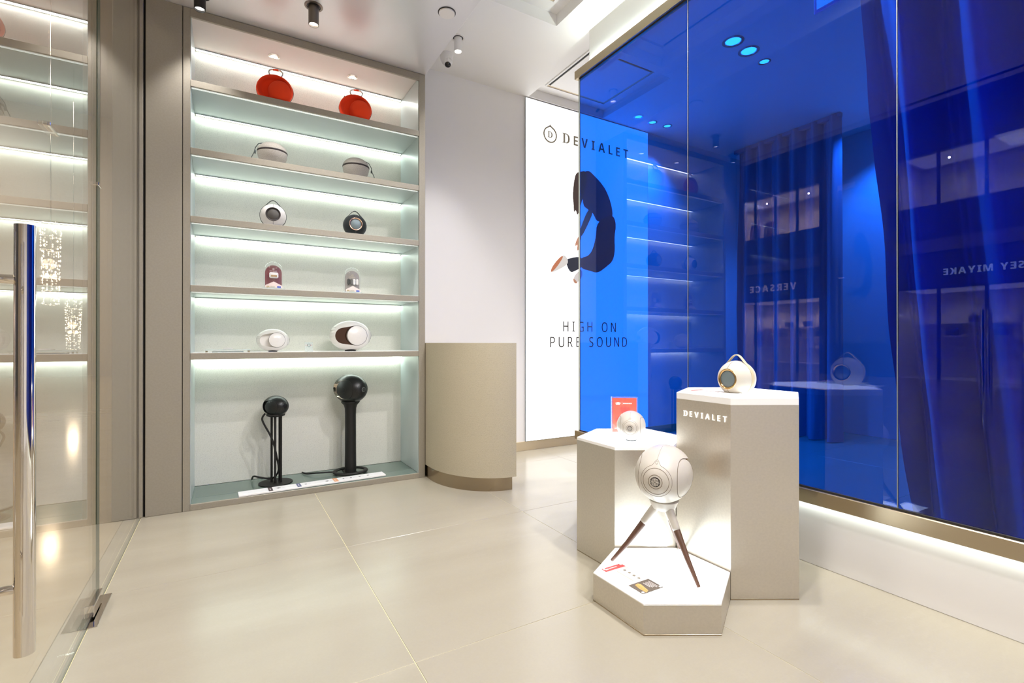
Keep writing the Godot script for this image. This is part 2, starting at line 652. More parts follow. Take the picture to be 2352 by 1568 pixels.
# ---------------------------------------------------------------- the room
func room() -> void:
	# floor: one screed with slabs laid on it, a thin pale joint between
	var fl := setting("floor", "pale beige stone floor of large square slabs")
	obj("screed", box(Vector3(FRONT_X + 0.006, -0.12, -4.6), Vector3(7.2, -0.002, 4.0), 0.001), M.grout, fl)
	var rng := RandomNumberGenerator.new()
	rng.seed = 7
	var pitch := 1.166
	var x0 := 0.595 - pitch
	var z0 := -2.886 - 2 * pitch
	for i in 7:
		for j in 8:
			var a := Vector3(maxf(x0 + i * pitch + 0.0012, FRONT_X + 0.009), -0.03, maxf(z0 + j * pitch + 0.0012, -4.55))
			var b := Vector3(x0 + (i + 1) * pitch - 0.0012, 0.0, z0 + (j + 1) * pitch - 0.0012)
			if b.x > 0:
				obj("slab", box(a, b, 0.0012), M.slabs[rng.randi() % 3], fl)
	# threshold of the glazed front and the concourse floor outside
	struct("trim_threshold", box(Vector3(-0.575, -0.1, -4.04), Vector3(-0.4985, 0.0, 4.0), 0.001), M.slabs[1], "narrow stone threshold strip under the glass doors")
	struct("trim_glass_channel", box(Vector3(-0.4985, -0.1, -4.04), Vector3(-0.484, -0.001, 4.0), 0.0005), mat(c8(120, 122, 108), 0.4), "dark narrow channel under the glass front")
	struct("floor_concourse", box(Vector3(-16, -0.12, -22), Vector3(-0.5785, 0.0, 6), 0.001), M.mall_floor, "polished marble floor of the concourse outside")

	# ceilings
	struct("ceiling_soffit", box(Vector3(-0.62, SOFFIT, -4.6), Vector3(1.487, 4.2, 4.0), 0.002), M.soffit, "lowered glossy grey ceiling over the shelving")
	var cl := CSGBox3D.new()
	cl.name = "ceiling"
	cl.size = Vector3(5.6, 0.35, 8.6)
	cl.material = M.ceiling
	add_child(cl)
	cl.position = Vector3(1.487 + 2.8, CEIL + 0.175, -0.3)
	cl.set_meta("kind", "structure")
	for r in [[2.81, 3.85, -4.47, -3.45], [1.62, 2.385, -3.36, -1.9]]:
		var h := CSGBox3D.new()
		h.operation = CSGShape3D.OPERATION_SUBTRACTION
		h.material = M.ceiling
		h.name = "recess"
		h.size = Vector3(r[1] - r[0], 0.1, r[3] - r[2])
		cl.add_child(h, true)
		h.position = Vector3((r[0] + r[1]) * 0.5, CEIL + 0.045, (r[2] + r[3]) * 0.5) - cl.position
	air_panel(2.94, 3.75, -4.34, -3.55, "flush white air panel with dark slot in ceiling recess above the light box")
	air_panel(1.75, 2.27, -3.24, -2.05, "flush white air panel in the ceiling recess nearest the camera")

	# walls
	struct("wall_back", box(Vector3(1.44, 0.0, WALL_Z - 0.25), Vector3(7.2, CEIL + 0.1, WALL_Z), 0.002), M.white, "white painted wall beside the shelving")
	struct("baseboard_back", box(Vector3(1.5, 0.0, WALL_Z), Vector3(7.0, 0.098, WALL_Z + 0.012), 0.002), M.trim, "beige skirting under the white wall")
	struct("wall_behind_shelving", box(Vector3(-0.64, 0.0, -4.75), Vector3(1.44, 4.2, -4.6), 0.002), M.white)
	struct("wall_right", box(Vector3(6.9, 0.0, -4.6), Vector3(7.1, 4.0, 4.0), 0.002), M.white)
	struct("wall_front", box(Vector3(-0.6, 0.0, 3.9), Vector3(7.1, 4.2, 4.1), 0.002), M.white)
	# pier of lacquered panels at the left end of the shelving; the glass front meets it in a dark groove
	var pier := setting("wall_pier", "grey lacquered pier where the glass front meets the shelving")
	obj("core", box(Vector3(-0.62, 0, -4.6), Vector3(-0.27, 4.2, SHELF_Z - 0.03), 0.001), M.groove, pier)
	obj("panel", box(Vector3(-0.461, 0, -4.3), Vector3(-0.258, SOFFIT, SHELF_Z), 0.003), M.lacquer, pier)
	obj("panel", box(Vector3(-0.635, 0, -4.3), Vector3(-0.474, 4.2, SHELF_Z), 0.003), M.lacquer, pier)
	obj("panel", box(Vector3(-0.637, 0, -4.75), Vector3(-0.622, 4.2, -4.05), 0.003), M.lacquer, pier)

	# glazed shop front: fixed light, two door leaves, fixed light
	var w1 := setting("window_1", "fixed clear glass pane beside the door")
	obj("pane", box(Vector3(FRONT_X - 0.006, 0.006, -4.05), Vector3(FRONT_X + 0.006, SOFFIT, -2.825), 0.0005), M.pane, w1)
	var w3 := setting("window_3")
	obj("pane", box(Vector3(FRONT_X - 0.006, 0.006, -0.18), Vector3(FRONT_X + 0.006, SOFFIT, 3.9), 0.0005), M.pane, w3)
	struct("trim_transom", box(Vector3(FRONT_X - 0.03, SOFFIT, -4.0), Vector3(FRONT_X + 0.03, SOFFIT + 0.4, 3.9), 0.002), M.lacquer)
	door("door_1", -2.812, -1.512, -1.63, 1.0)
	door("door_2", -0.195, -1.497, -1.37, -1.0)

	# low wall under the blue glass
	struct("wall_curb", box(Vector3(2.655, 0.0, -3.36), Vector3(2.78, 0.335, 3.9), 0.002), M.white, "low white wall under the blue glass")
	# beam above the blue glass
	struct("wall_beam", box(Vector3(2.66, 3.49, -3.27), Vector3(2.8, CEIL + 0.02, 3.9), 0.002), M.ceiling, "white beam above the blue glass")

func door(called: String, hinge_z: float, edge_z: float, handle_z: float, toward: float) -> void:
	var d := setting(called, "frameless glass door leaf with tall tubular chrome pull")
	obj("pane", box(Vector3(FRONT_X - 0.006, 0.012, minf(hinge_z, edge_z)), Vector3(FRONT_X + 0.006, 2.86, maxf(hinge_z, edge_z)), 0.0005), M.pane, d)
	obj("overpanel", box(Vector3(FRONT_X - 0.006, 2.87, minf(hinge_z, edge_z)), Vector3(FRONT_X + 0.006, SOFFIT, maxf(hinge_z, edge_z)), 0.0005), M.pane, d)
	obj("glass_edge", box(Vector3(FRONT_X - 0.006, 0.012, hinge_z - 0.0012), Vector3(FRONT_X + 0.006, 2.86, hinge_z + 0.0012), 0.0002), M.glass_edge_dark, d)
	for s in [-1.0, 1.0]:
		var x: float = FRONT_X + s * 0.068
		var hd := obj("handle", tube(mb(), [Vector3(x, 0.405, handle_z), Vector3(x, 0.92, handle_z), Vector3(x, 1.445, handle_z)], 0.02, 28), M.chrome, d)
		for y in [0.565, 1.312]:
			obj("standoff", tube(mb(), [Vector3(x, y, handle_z), Vector3(FRONT_X + s * 0.006, y, handle_z)], 0.011, 14), M.chrome, hd)
	# patch fitting and floor pivot
	var pz := hinge_z + 0.07 * toward
	obj("patch_fitting", box(Vector3(FRONT_X - 0.016, 0.012, pz - 0.085), Vector3(FRONT_X + 0.016, 0.062, pz + 0.085), 0.002), M.chrome, d)
	obj("patch_fitting", box(Vector3(FRONT_X - 0.016, 2.80, pz - 0.085), Vector3(FRONT_X + 0.016, 2.855, pz + 0.085), 0.002), M.chrome, d)
	obj("glass_clip", box(Vector3(FRONT_X - 0.01, 1.845, hinge_z + 0.02 * toward - 0.03), Vector3(FRONT_X + 0.01, 1.86, hinge_z + 0.02 * toward + 0.03), 0.002), M.chrome, d)
	obj("glass_clip", box(Vector3(FRONT_X - 0.01, 1.845, hinge_z + 0.68 * toward - 0.05), Vector3(FRONT_X + 0.01, 1.86, hinge_z + 0.68 * toward + 0.05), 0.002), M.chrome, d)
	obj("pivot_plate", box(Vector3(-0.566, 0.0, pz - 0.155), Vector3(-0.452, 0.0035, pz + 0.155), 0.001), M.chrome, d)
	obj("pivot_slot", box(Vector3(FRONT_X - 0.008, 0.0036, pz + 0.02 if toward > 0 else pz - 0.155), Vector3(FRONT_X + 0.006, 0.0042, pz + 0.155 if toward > 0 else pz - 0.02), 0.0002), M.dark, d)

func air_panel(xa: float, xb: float, za: float, zb: float, label: String) -> void:
	var t := thing("air_panel", label, "air vent", Vector3((xa + xb) * 0.5, CEIL + 0.095, (za + zb) * 0.5))
	var hx := (xb - xa) * 0.5
	var hz := (zb - za) * 0.5
	obj("backing", box(Vector3(-hx, -0.004, -hz), Vector3(hx, -0.0005, hz), 0.0005), M.dark, t)
	obj("panel", box(Vector3(-hx + 0.036, -0.012, -hz + 0.036), Vector3(hx - 0.036, -0.004, hz - 0.036), 0.001), M.ceiling, t)
	var f := mb()
	for s in [-1.0, 1.0]:
		rbox(f, Vector3(s * hx, -0.008, 0), Vector3(0.016, 0.012, hz * 2), 0.001)
		rbox(f, Vector3(0, -0.008, s * hz), Vector3(hx * 2, 0.012, 0.016), 0.001)
	obj("frame", f, M.ceiling, t)
	obj("closing_strip", box(Vector3(-hx + 0.008, -0.007, -hz + 0.008), Vector3(hx - 0.008, -0.004, -hz + 0.034), 0.0005), M.trim, t)
	obj("closing_strip", box(Vector3(hx - 0.034, -0.007, -hz + 0.03), Vector3(hx - 0.008, -0.004, hz - 0.008), 0.0005), M.trim, t)

# ---------------------------------------------------------------- blue glass screen and the room behind it
func blue_room() -> void:
	var w := setting("window_2", "tall screen of blue glass panes between steel channels")
	var zs := [-3.352, -2.212, -1.046, 0.12, 1.286, 2.45, 3.6]
	for k in zs.size() - 1:
		obj("glass_pane", box(Vector3(GLASS_X - 0.006, 0.412, zs[k] + 0.002), Vector3(GLASS_X + 0.006, 3.42, zs[k + 1] - 0.002), 0.0), M.blue_glass, w)
		if k > 0:
			obj("joint_seal", box(Vector3(GLASS_X - 0.0075, 0.412, zs[k] - 0.002), Vector3(GLASS_X + 0.006, 3.42, zs[k] + 0.002), 0.0005), M.seal, w)
	obj("edge_strip", box(Vector3(GLASS_X - 0.007, 0.405, -3.37), Vector3(GLASS_X + 0.007, 3.42, -3.353), 0.001), M.glass_edge, w)
	obj("bottom_channel", box(Vector3(2.595, 0.33, -3.392), Vector3(2.665, 0.405, 3.6), 0.004), M.steel, w)
	obj("top_channel", box(Vector3(2.595, 3.42, -3.392), Vector3(2.665, 3.492, 3.6), 0.004), M.steel, w)
	obj("gasket", box(Vector3(GLASS_X - 0.012, 0.405, -3.35), Vector3(GLASS_X - 0.006, 0.412, 3.6), 0.001), M.line_dark, w)
	obj("gasket", box(Vector3(GLASS_X - 0.012, 3.412, -3.35), Vector3(GLASS_X - 0.006, 3.42, 3.6), 0.001), M.line_dark, w)
	# light strips under the bottom channel and on the top channel
	var lo := thing("cove_light", "light strip under the steel channel washing the low white wall", "light strip", Vector3(2.635, 0.327, 0.1))
	obj("led_strip", box(Vector3(-0.012, -0.004, -3.45), Vector3(0.012, 0.003, 3.4), 0.001), M.led_cove, lo)
	area(lo, Vector3(0.0, -0.006, 0), Vector2(0.02, 6.85), 0.3, c8(240, 255, 248), Vector3(0.25, -1, 0).normalized())
	var hi := thing("cove_light", "light strip on the top channel washing the white beam above the glass", "light strip", Vector3(2.648, 3.495, 0.1))
	obj("led_strip", box(Vector3(-0.008, -0.003, -3.35), Vector3(0.008, 0.004, 3.4), 0.001), M.led_cove, hi)
	area(hi, Vector3(0, 0.007, 0), Vector2(0.014, 6.75), 2.4, c8(240, 255, 248), Vector3(0.0, 1, 0))

	# curtains
	var ct := thing("curtain", "long gathered curtain falling in slanting folds behind the blue glass", "curtain", Vector3(3.35, 0.0, 0))
	obj("cloth", drape(-1.6, 0.9, 3.78, 0.34, 8.0, 0.13, 3), M.cloth, ct)
	obj("heading", box(Vector3(-0.03, 3.75, -1.62), Vector3(0.03, 3.799, 0.95), 0.004), M.cloth, ct)
	var c2 := thing("curtain", "far straight curtain hanging against the end wall behind the blue glass", "curtain", Vector3(6.1, 0.0, 0))
	obj("cloth", drape(-4.3, -3.0, 3.78, 0.0, 6.0, 0.07, 5), M.cloth, c2)
	obj("heading", box(Vector3(-0.03, 3.75, -4.33), Vector3(0.03, 3.799, -2.97), 0.004), M.cloth, c2)
	# downlights behind the blue glass
	var spots := [Vector2(3.85, -2.75), Vector2(4.1, -2.77), Vector2(4.38, -2.8), Vector2(4.18, -4.23), Vector2(4.43, -4.25), Vector2(4.66, -4.23)]
	var words := ["nearest of the three large downlights behind the blue glass", "middle of the three large downlights behind the blue glass", "farthest of the three large downlights behind the blue glass",
		"first of the three small downlights above the light box behind blue glass", "second of the three small downlights above the light box behind blue glass", "third of the three small downlights above the light box behind blue glass"]
	for k in spots.size():
		downlight(Vector3(spots[k].x, CEIL, spots[k].y), words[k], 2.2, "downlights behind the blue glass", 46.0, Vector3.DOWN, 1.6 if k < 2 else 1.0)
	downlight(Vector3(6.35, CEIL, -2.62), "downlight washing the end wall behind the curtain and blue glass", 5.5, "downlights behind the blue glass", 60.0)
	downlight(Vector3(2.98, CEIL, -2.5), "adjustable downlight aimed along the slanting curtain behind the blue glass", 5.0, "downlights behind the blue glass", 40.0, Vector3(0.1, -0.72, 0.68).normalized())
	# exit sign hanging behind the glass, its lower edge at the top of the view
	var ex := thing("exit_sign", "small lit exit sign hanging behind the blue glass", "sign", Vector3(3.0, 3.09, -1.44), -PI / 2)
	obj("housing", box(Vector3(-0.17, 0, -0.02), Vector3(0.17, 0.2, 0.0), 0.004), M.acrylic, ex)
	obj("lit_face", box(Vector3(-0.15, 0.02, 0.0), Vector3(0.15, 0.18, 0.004), 0.001), glow(c8(120, 255, 190), 1.2), ex)
	var man := mb()
	rbox(man, Vector3(-0.06, 0.145, 0.005), Vector3(0.025, 0.025, 0.003), 0.001)
	for b in [[-0.06, 0.13, -0.075, 0.08], [-0.075, 0.08, -0.045, 0.06], [-0.045, 0.06, -0.055, 0.03], [-0.075, 0.08, -0.11, 0.05], [-0.062, 0.12, -0.03, 0.1], [-0.062, 0.12, -0.1, 0.11]]:
		tube(man, [Vector3(b[0], b[1], 0.005), Vector3(b[2], b[3], 0.005)], 0.008, 6)
	obj("running_figure", man, M.paper, ex)
	obj("hanger", box(Vector3(-0.01, 0.2, -0.012), Vector3(0.01, CEIL - 3.09, -0.004), 0.001), M.steel, ex)

func drape(za: float, zb: float, top: float, lean: float, folds: float, amp: float, seed_: int) -> SurfaceTool:
	var rows := []
	var n := FastNoiseLite.new()
	n.seed = seed_
	n.frequency = 0.6
	for r in 41:
		var v := r / 40.0
		var y := lerpf(0.012, top, v)
		var line := PackedVector3Array()
		for k in 241:
			var u := k / 240.0
			var ph := u * folds * TAU + 1.6 * n.get_noise_2d(u * 6.0, v * 0.8)
			var x := amp * (sin(ph) + 0.35 * sin(ph * 2.0 + 1.0)) * (0.75 + 0.4 * (1.0 - v))
			var z := lerpf(za, zb, u) + lean * (1.0 - v) * (1.0 - 0.4 * u) + 0.02 * cos(ph)
			line.append(Vector3(x, y, z))
		rows.append(line)
	return grid(mb(), rows)

func downlight(at: Vector3, label: String, energy: float, group := "", angle := 46.0, aim := Vector3.DOWN, big := 1.0) -> void:
	var t := thing("downlight", label, "downlight", at, 0.0, group)
	obj("rim", lathe(mb(), [Vector2(0.056 * big, 0.0), Vector2(0.056 * big, -0.004), Vector2(0.056 * big, -0.004), Vector2(0.042 * big, -0.006), Vector2(0.042 * big, -0.006), Vector2(0.038 * big, 0.0)], 36), M.chrome, t)
	obj("lens", lathe(mb(), [Vector2(0.0, -0.002), Vector2(0.038 * big, -0.0015)], 30), M.lens_glow, t)
	spot(t, Vector3(0, -0.012, 0), energy, angle, c8(252, 250, 250), aim)

func spot_tube(at: Vector3, label: String, energy: float, body: Material, r := 0.032, h := 0.105, angle := 42.0, group := "spotlights on the ceiling", aim := Vector3.DOWN) -> void:
	var t := thing("spotlight", label, "spotlight", at, 0.0, group)
	obj("rim", lathe(mb(), [Vector2(r * 1.75, 0.0), Vector2(r * 1.75, -0.003), Vector2(r * 1.75, -0.003), Vector2(r * 1.35, -0.005), Vector2(r * 1.35, -0.005), Vector2(r * 1.3, 0.0)], 36), body, t)
	obj("recess", lathe(mb(), [Vector2(r * 1.3, -0.001), Vector2(0.0, -0.0012)], 30), M.dark, t)
	var b := obj("body", lathe(mb(), [Vector2(r * 0.9, -0.002), Vector2(r, -0.004), Vector2(r, -h + 0.002), Vector2(r * 0.97, -h), Vector2(r * 0.97, -h), Vector2(r * 0.88, -h), Vector2(r * 0.88, -h), Vector2(r * 0.8, -h + 0.014)], 36), body, t)
	obj("lens", lathe(mb(), [Vector2(0.0, -h + 0.013), Vector2(r * 0.82, -h + 0.013)], 30), M.lens_glow, b)
	spot(t, Vector3(0, -h - 0.004, 0), energy, angle, c8(252, 250, 250), aim)

# ---------------------------------------------------------------- shelving
const SHELF_TOPS := [1.086, 1.556, 2.034, 2.505, 2.972]
const X0 := -0.212
const X1 := 1.432

func shelving() -> void:
	var t := thing("display_shelving", "tall built-in grey shelving with six lit niches along the back wall", "shelving", Vector3.ZERO)
	# face frame
	obj("stile", box(Vector3(-0.254, 0.0, -4.57), Vector3(X0, SOFFIT - 0.002, SHELF_Z), 0.002), M.lacquer, t)
	obj("stile", box(Vector3(X1, 0.0, -4.57), Vector3(1.486, SOFFIT - 0.002, SHELF_Z), 0.002), M.lacquer, t)
	obj("top_rail", box(Vector3(X0, 3.405, -4.06), Vector3(X1, SOFFIT - 0.002, SHELF_Z), 0.002), M.lacquer, t)
	obj("bottom_rail", box(Vector3(X0, 0.0, -4.06), Vector3(X1, 0.042, SHELF_Z), 0.002), M.lacquer, t)
	# lining
	obj("side_lining", box(Vector3(X0, 0.042, NICHE_Z), Vector3(X0 + 0.004, 3.43, SHELF_Z - 0.012), 0.001), M.niche, t)
	obj("side_lining", box(Vector3(X1 - 0.004, 0.042, NICHE_Z), Vector3(X1, 3.43, SHELF_Z - 0.012), 0.001), M.niche, t)
	obj("back_panel", box(Vector3(X0, 0.042, NICHE_Z - 0.02), Vector3(X1, 3.43, NICHE_Z), 0.001), M.weave, t)
	obj("floor_board", box(Vector3(X0, 0.0, NICHE_Z), Vector3(X1, 0.0405, -4.06), 0.002), mat(c8(120, 136, 128), 0.22, 0.2), t)
	obj("top_board", box(Vector3(X0, 3.43, NICHE_Z), Vector3(X1, SOFFIT - 0.004, -4.06), 0.001), mat(c8(214, 206, 200), 0.3, 0.1), t)
	for y in SHELF_TOPS:
		var s := obj("shelf", box(Vector3(X0 + 0.001, y - 0.045, NICHE_Z), Vector3(X1 - 0.001, y, SHELF_Z), 0.0015), M.lacquer, t)
		obj("shelf_skin", box(Vector3(X0 + 0.004, y, NICHE_Z), Vector3(X1 - 0.004, y + 0.0012, SHELF_Z - 0.006), 0.0005), M.acrylic, s)
		obj("underside", box(Vector3(X0 + 0.004, y - 0.0465, NICHE_Z + 0.045), Vector3(X1 - 0.004, y - 0.045, SHELF_Z - 0.04), 0.0005), M.niche, s)
	# hatch lines on the niche floor
	for sx in [[-0.19, 0.555], [0.565, 1.42]]:
		obj("floor_hatch", box(Vector3(sx[0], 0.0405, -4.53), Vector3(sx[1], 0.0415, -4.21), 0.0006), mat(c8(116, 132, 124), 0.22, 0.2), t)
	# two light strips in the ceiling of every niche: one washing the back, one behind the front lip
	var cool := c8(236, 255, 246)
	for k in 6:
		var y: float = (SHELF_TOPS[k] - 0.045) if k < 5 else 3.43
		obj("led_strip", box(Vector3(X0 + 0.012, y - 0.005, NICHE_Z + 0.012), Vector3(X1 - 0.012, y, NICHE_Z + 0.04), 0.001), M.led, t)
		obj("light_lip", box(Vector3(X0 + 0.006, y - 0.008, NICHE_Z + 0.044), Vector3(X1 - 0.006, y, NICHE_Z + 0.047), 0.0005), M.niche, t)
		area(t, Vector3((X0 + X1) * 0.5, y - 0.007, NICHE_Z + 0.026), Vector2(X1 - X0 - 0.03, 0.026), [0.36, 0.19, 0.17, 0.17, 0.18, 0.2][k], cool if k < 5 else c8(252, 252, 248))
		if k > 0:
			obj("led_strip", box(Vector3(X0 + 0.006, y - 0.004, SHELF_Z - 0.034), Vector3(X1 - 0.006, y, SHELF_Z - 0.016), 0.001), M.led_soft, t)
			area(t, Vector3((X0 + X1) * 0.5, y - 0.006, SHELF_Z - 0.025), Vector2(X1 - X0 - 0.03, 0.016), 0.006, cool, Vector3(0, -1, -0.3).normalized())
	# two small downlights in the top niche
	for p in [[0.33, "left"], [0.935, "right"]]:
		var d := thing("niche_downlight", "small round downlight over the %s red case in the top niche" % p[1], "downlight", Vector3(p[0], 3.43, -4.32), 0.0, "downlights of the top niche")
		obj("rim", lathe(mb(), [Vector2(0.042, 0.0), Vector2(0.042, -0.003), Vector2(0.042, -0.003), Vector2(0.028, -0.008), Vector2(0.028, -0.008), Vector2(0.026, 0.0)], 32), M.chrome, d)
		obj("lens", lathe(mb(), [Vector2(0.0, -0.004), Vector2(0.026, -0.003)], 28), M.lens_glow, d)
		spot(d, Vector3(0, -0.014, 0), 0.35, 50.0)

# ---------------------------------------------------------------- speakers
func hull_sdf(p: Vector2, a: Vector2, ra: float, b: Vector2, rb: float) -> float:
	# rounded slot: hull of two discs, coarsely by discs in between
	var best := 1e9
	for k in 25:
		var t := k / 24.0
		best = minf(best, p.distance_to(a.lerp(b, t)) - lerpf(ra, rb, t))
	return best

const SLOT_A := Vector2(0.34, 0.0)
const SLOT_B := Vector2(-0.5, -0.02)
var slot_edge := []
var oval_edge := []
const SN := 72
const BA := 0.98
const BC := 1.34

func slot_tables() -> void:
	var p0 := Vector2(-0.05, 0.0)
	for k in SN:
		var a := TAU * k / SN
		var d := Vector2(cos(a), sin(a))
		var lo := 0.05
		var hi := 1.6
		for it in 30:
			var m := (lo + hi) * 0.5
			if hull_sdf(p0 + d * m, SLOT_A, 0.665, SLOT_B, 0.53) < 0.0:
				lo = m
			else:
				hi = m
		slot_edge.append(p0 + d * lo)
		# ray to the oval outline
		var aa := d.x * d.x / (BC * BC) + d.y * d.y
		var bb := 2.0 * (p0.x * d.x / (BC * BC) + p0.y * d.y)
		var cc := p0.x * p0.x / (BC * BC) + p0.y * p0.y - 1.0
		oval_edge.append(p0 + d * ((-bb + sqrt(bb * bb - 4.0 * aa * cc)) / (2.0 * aa)))

func egg_x(p: Vector2) -> float:
	return BA * pow(maxf(0.0, 1.0 - p.y * p.y - p.x * p.x / (BC * BC)), 0.5)

func front_z(r: float) -> float:
	return BC * sqrt(1.0 - r * r)

var egg_cache := {}

# speaker with an egg body: front is +z, woofers on both sides; s is half its height
func egg_speaker(parent: Node3D, at: Vector3, yaw: float, s: float, body: Material, plate: Material, dome: Material, edge: Material, tweeter: Material, tracery: Material, as_parts := false) -> MeshInstance3D:
	if not egg_cache.has("body"):
		slot_tables()
		var K := 16
		var rows := []
		for half in 2:
			for i in K + 1:
				var t := float(i) / K
				if half == 1:
					t = 1.0 - t
					if i == 0:
						continue
				var line := PackedVector3Array()
				for k in SN:
					var p: Vector2 = (slot_edge[k] as Vector2).lerp(oval_edge[k], sin(t * PI / 2))
					line.append(Vector3((1.0 if half == 0 else -1.0) * egg_x(p), p.y, p.x))
				rows.append(line)
		egg_cache.body = grid(mb(), rows, true).commit()
		for sg in [-1.0, 1.0]:
			var pl := mb()
			var wall := []
			for dpt in [0, 1]:
				var line := PackedVector3Array()
				for k in SN:
					var p: Vector2 = slot_edge[k]
					line.append(Vector3(sg * (egg_x(p) if dpt == 0 else 0.44), p.y * (1.0 if dpt == 0 else 0.985), p.x * (1.0 if dpt == 0 else 0.985)))
				wall.append(line)
			grid(pl, wall, true, false)
			var fan := []
			for k in SN:
				fan.append(wall[1][k])
			face(pl, fan, Vector3(sg, 0, 0))
			egg_cache["plate%d" % sg] = pl.commit()
			var cap := []
			for i in 13:
				var rho: float = 0.648 * i / 12.0
				var line := PackedVector3Array()
				for k in 64:
					var p := Vector2(SLOT_A.x + rho * cos(TAU * k / 64), rho * sin(TAU * k / 64))
					line.append(Vector3(sg * (egg_x(p) - 0.006), p.y, p.x))
				cap.append(line)
			var rim_in := PackedVector3Array()
			for k in 64:
				rim_in.append(Vector3(sg * 0.44, 0.648 * sin(TAU * k / 64), SLOT_A.x + 0.648 * cos(TAU * k / 64)))
			var dm := mb()
			grid(dm, cap, true)
			grid(dm, [cap[12], rim_in], true)
			egg_cache["dome%d" % sg] = dm.commit()
			egg_cache["rim%d" % sg] = tube(mb(), cap[12], 0.0085, 8, true).commit()
			egg_cache["cap%d" % sg] = tube(mb(), ring(Vector3(sg * 0.925, 0, SLOT_A.x), Vector3(0, 0, 1), Vector3(0, 1, 0), 0.2, 40), 0.004, 6, true).commit()
		var lines := mb()
		for r in [0.44]:
			var pth := []
			for k in 72:
				var a := TAU * k / 72
				pth.append(Vector3(r * cos(a) * BA, r * sin(a), front_z(r) + 0.001))
			tube(lines, pth, 0.0075, 6, true)
		var inner := []
		for k in 48:
			var a := TAU * k / 48
			inner.append(Vector3(0.235 * cos(a) * BA, 0.235 * sin(a), front_z(0.235) + 0.001))
		tube(lines, inner, 0.009, 6, true)
		var drop := []
		for k in 120:
			var a := TAU * k / 120
			var da := absf(wrapf(a - PI / 2, -PI, PI))
			var r := 0.53 + 0.15 * exp(-pow(da / 0.17, 2.0))
			drop.append(Vector3(r * cos(a) * BA, r * sin(a), front_z(r) + 0.001))
		tube(lines, drop, 0.005, 6, true)
		var led := []
		for k in 24:
			var a := TAU * k / 24
			var px := 0.04 * cos(a)
			var py := 0.6 + 0.04 * sin(a)
			led.append(Vector3(px, py, front_z(sqrt(px * px + py * py)) + 0.002))
		tube(lines, led, 0.005, 6, true)
		var seam := []
		for k in 14:
			var y := lerpf(0.69, 0.99, k / 13.0)
			seam.append(Vector3(0, y, front_z(y) + 0.001))
		tube(lines, seam, 0.004, 6)
		egg_cache.lines = lines.commit()
		egg_cache.grille = lathe(mb(), [Vector2(0.0, front_z(0.0) + 0.008), Vector2(0.165, front_z(0.165) + 0.004), Vector2(0.17, front_z(0.17) - 0.01)], 40, Transform3D(Basis(Vector3(1, 0, 0), PI / 2), Vector3.ZERO)).commit()
		var tr := mb()
		var zt := front_z(0.1) + 0.014
		for k in 4:
			var a := TAU * k / 4 + PI / 4
			var c := Vector3(0.078 * cos(a), 0.078 * sin(a), zt)
			tube(tr, ring(c, Vector3.RIGHT, Vector3.UP, 0.05, 18), 0.010, 6, true)
			tube(tr, ring(c, Vector3.RIGHT, Vector3.UP, 0.021, 12), 0.008, 6, true)
			var b := TAU * k / 4
			tube(tr, [Vector3(0.02 * cos(b), 0.02 * sin(b), zt), Vector3(0.1 * cos(b), 0.1 * sin(b), zt)], 0.009, 6)
			for sgn in [-1.0, 1.0]:
				tube(tr, [Vector3(0.095 * cos(b), 0.095 * sin(b), zt), Vector3(0.155 * cos(b + 0.22 * sgn), 0.155 * sin(b + 0.22 * sgn), zt - 0.006)], 0.008, 6)
		egg_cache.tracery = tr.commit()
		for k in 7:
			var y := -0.54 + 0.18 * k
			var q := sqrt(1.0 - y * y)
			var pth := []
			for j in 25:
				var a := lerpf(-1.0, 1.0, j / 24.0) * 0.62
				pth.append(Vector3(BA * q * sin(a) * 1.01, y, -BC * q * cos(a) * 1.015))
			egg_cache["fin%d" % k] = tube(mb(), pth, 0.016, 8).commit()
		egg_cache.foot = lathe(mb(), [Vector2(0.0, -1.035), Vector2(0.34, -1.03), Vector2(0.34, -1.03), Vector2(0.36, -1.0), Vector2(0.42, -0.9)], 40).commit()
	var b := obj("body", egg_cache.body, body, parent)
	b.transform = Transform3D(Basis(Vector3.UP, yaw).scaled(Vector3.ONE * s), at)
	var under: Node = b
	for sg in [-1, 1]:
		obj("side_plate", egg_cache["plate%d" % sg], plate, under)
		obj("woofer_dome", egg_cache["dome%d" % sg], dome, under)
		obj("dome_rim", egg_cache["rim%d" % sg], edge, under)
		obj("dome_ring", egg_cache["cap%d" % sg], dome, under)
	obj("front_lines", egg_cache.lines, edge, under)
	obj("tweeter", egg_cache.grille, tweeter, under)
	obj("tweeter_grille", egg_cache.tracery, tracery, under)
	for k in 7:
		obj("cooling_fin", egg_cache["fin%d" % k], body, under)
	obj("foot", egg_cache.foot, M.line_dark, under)
	return b

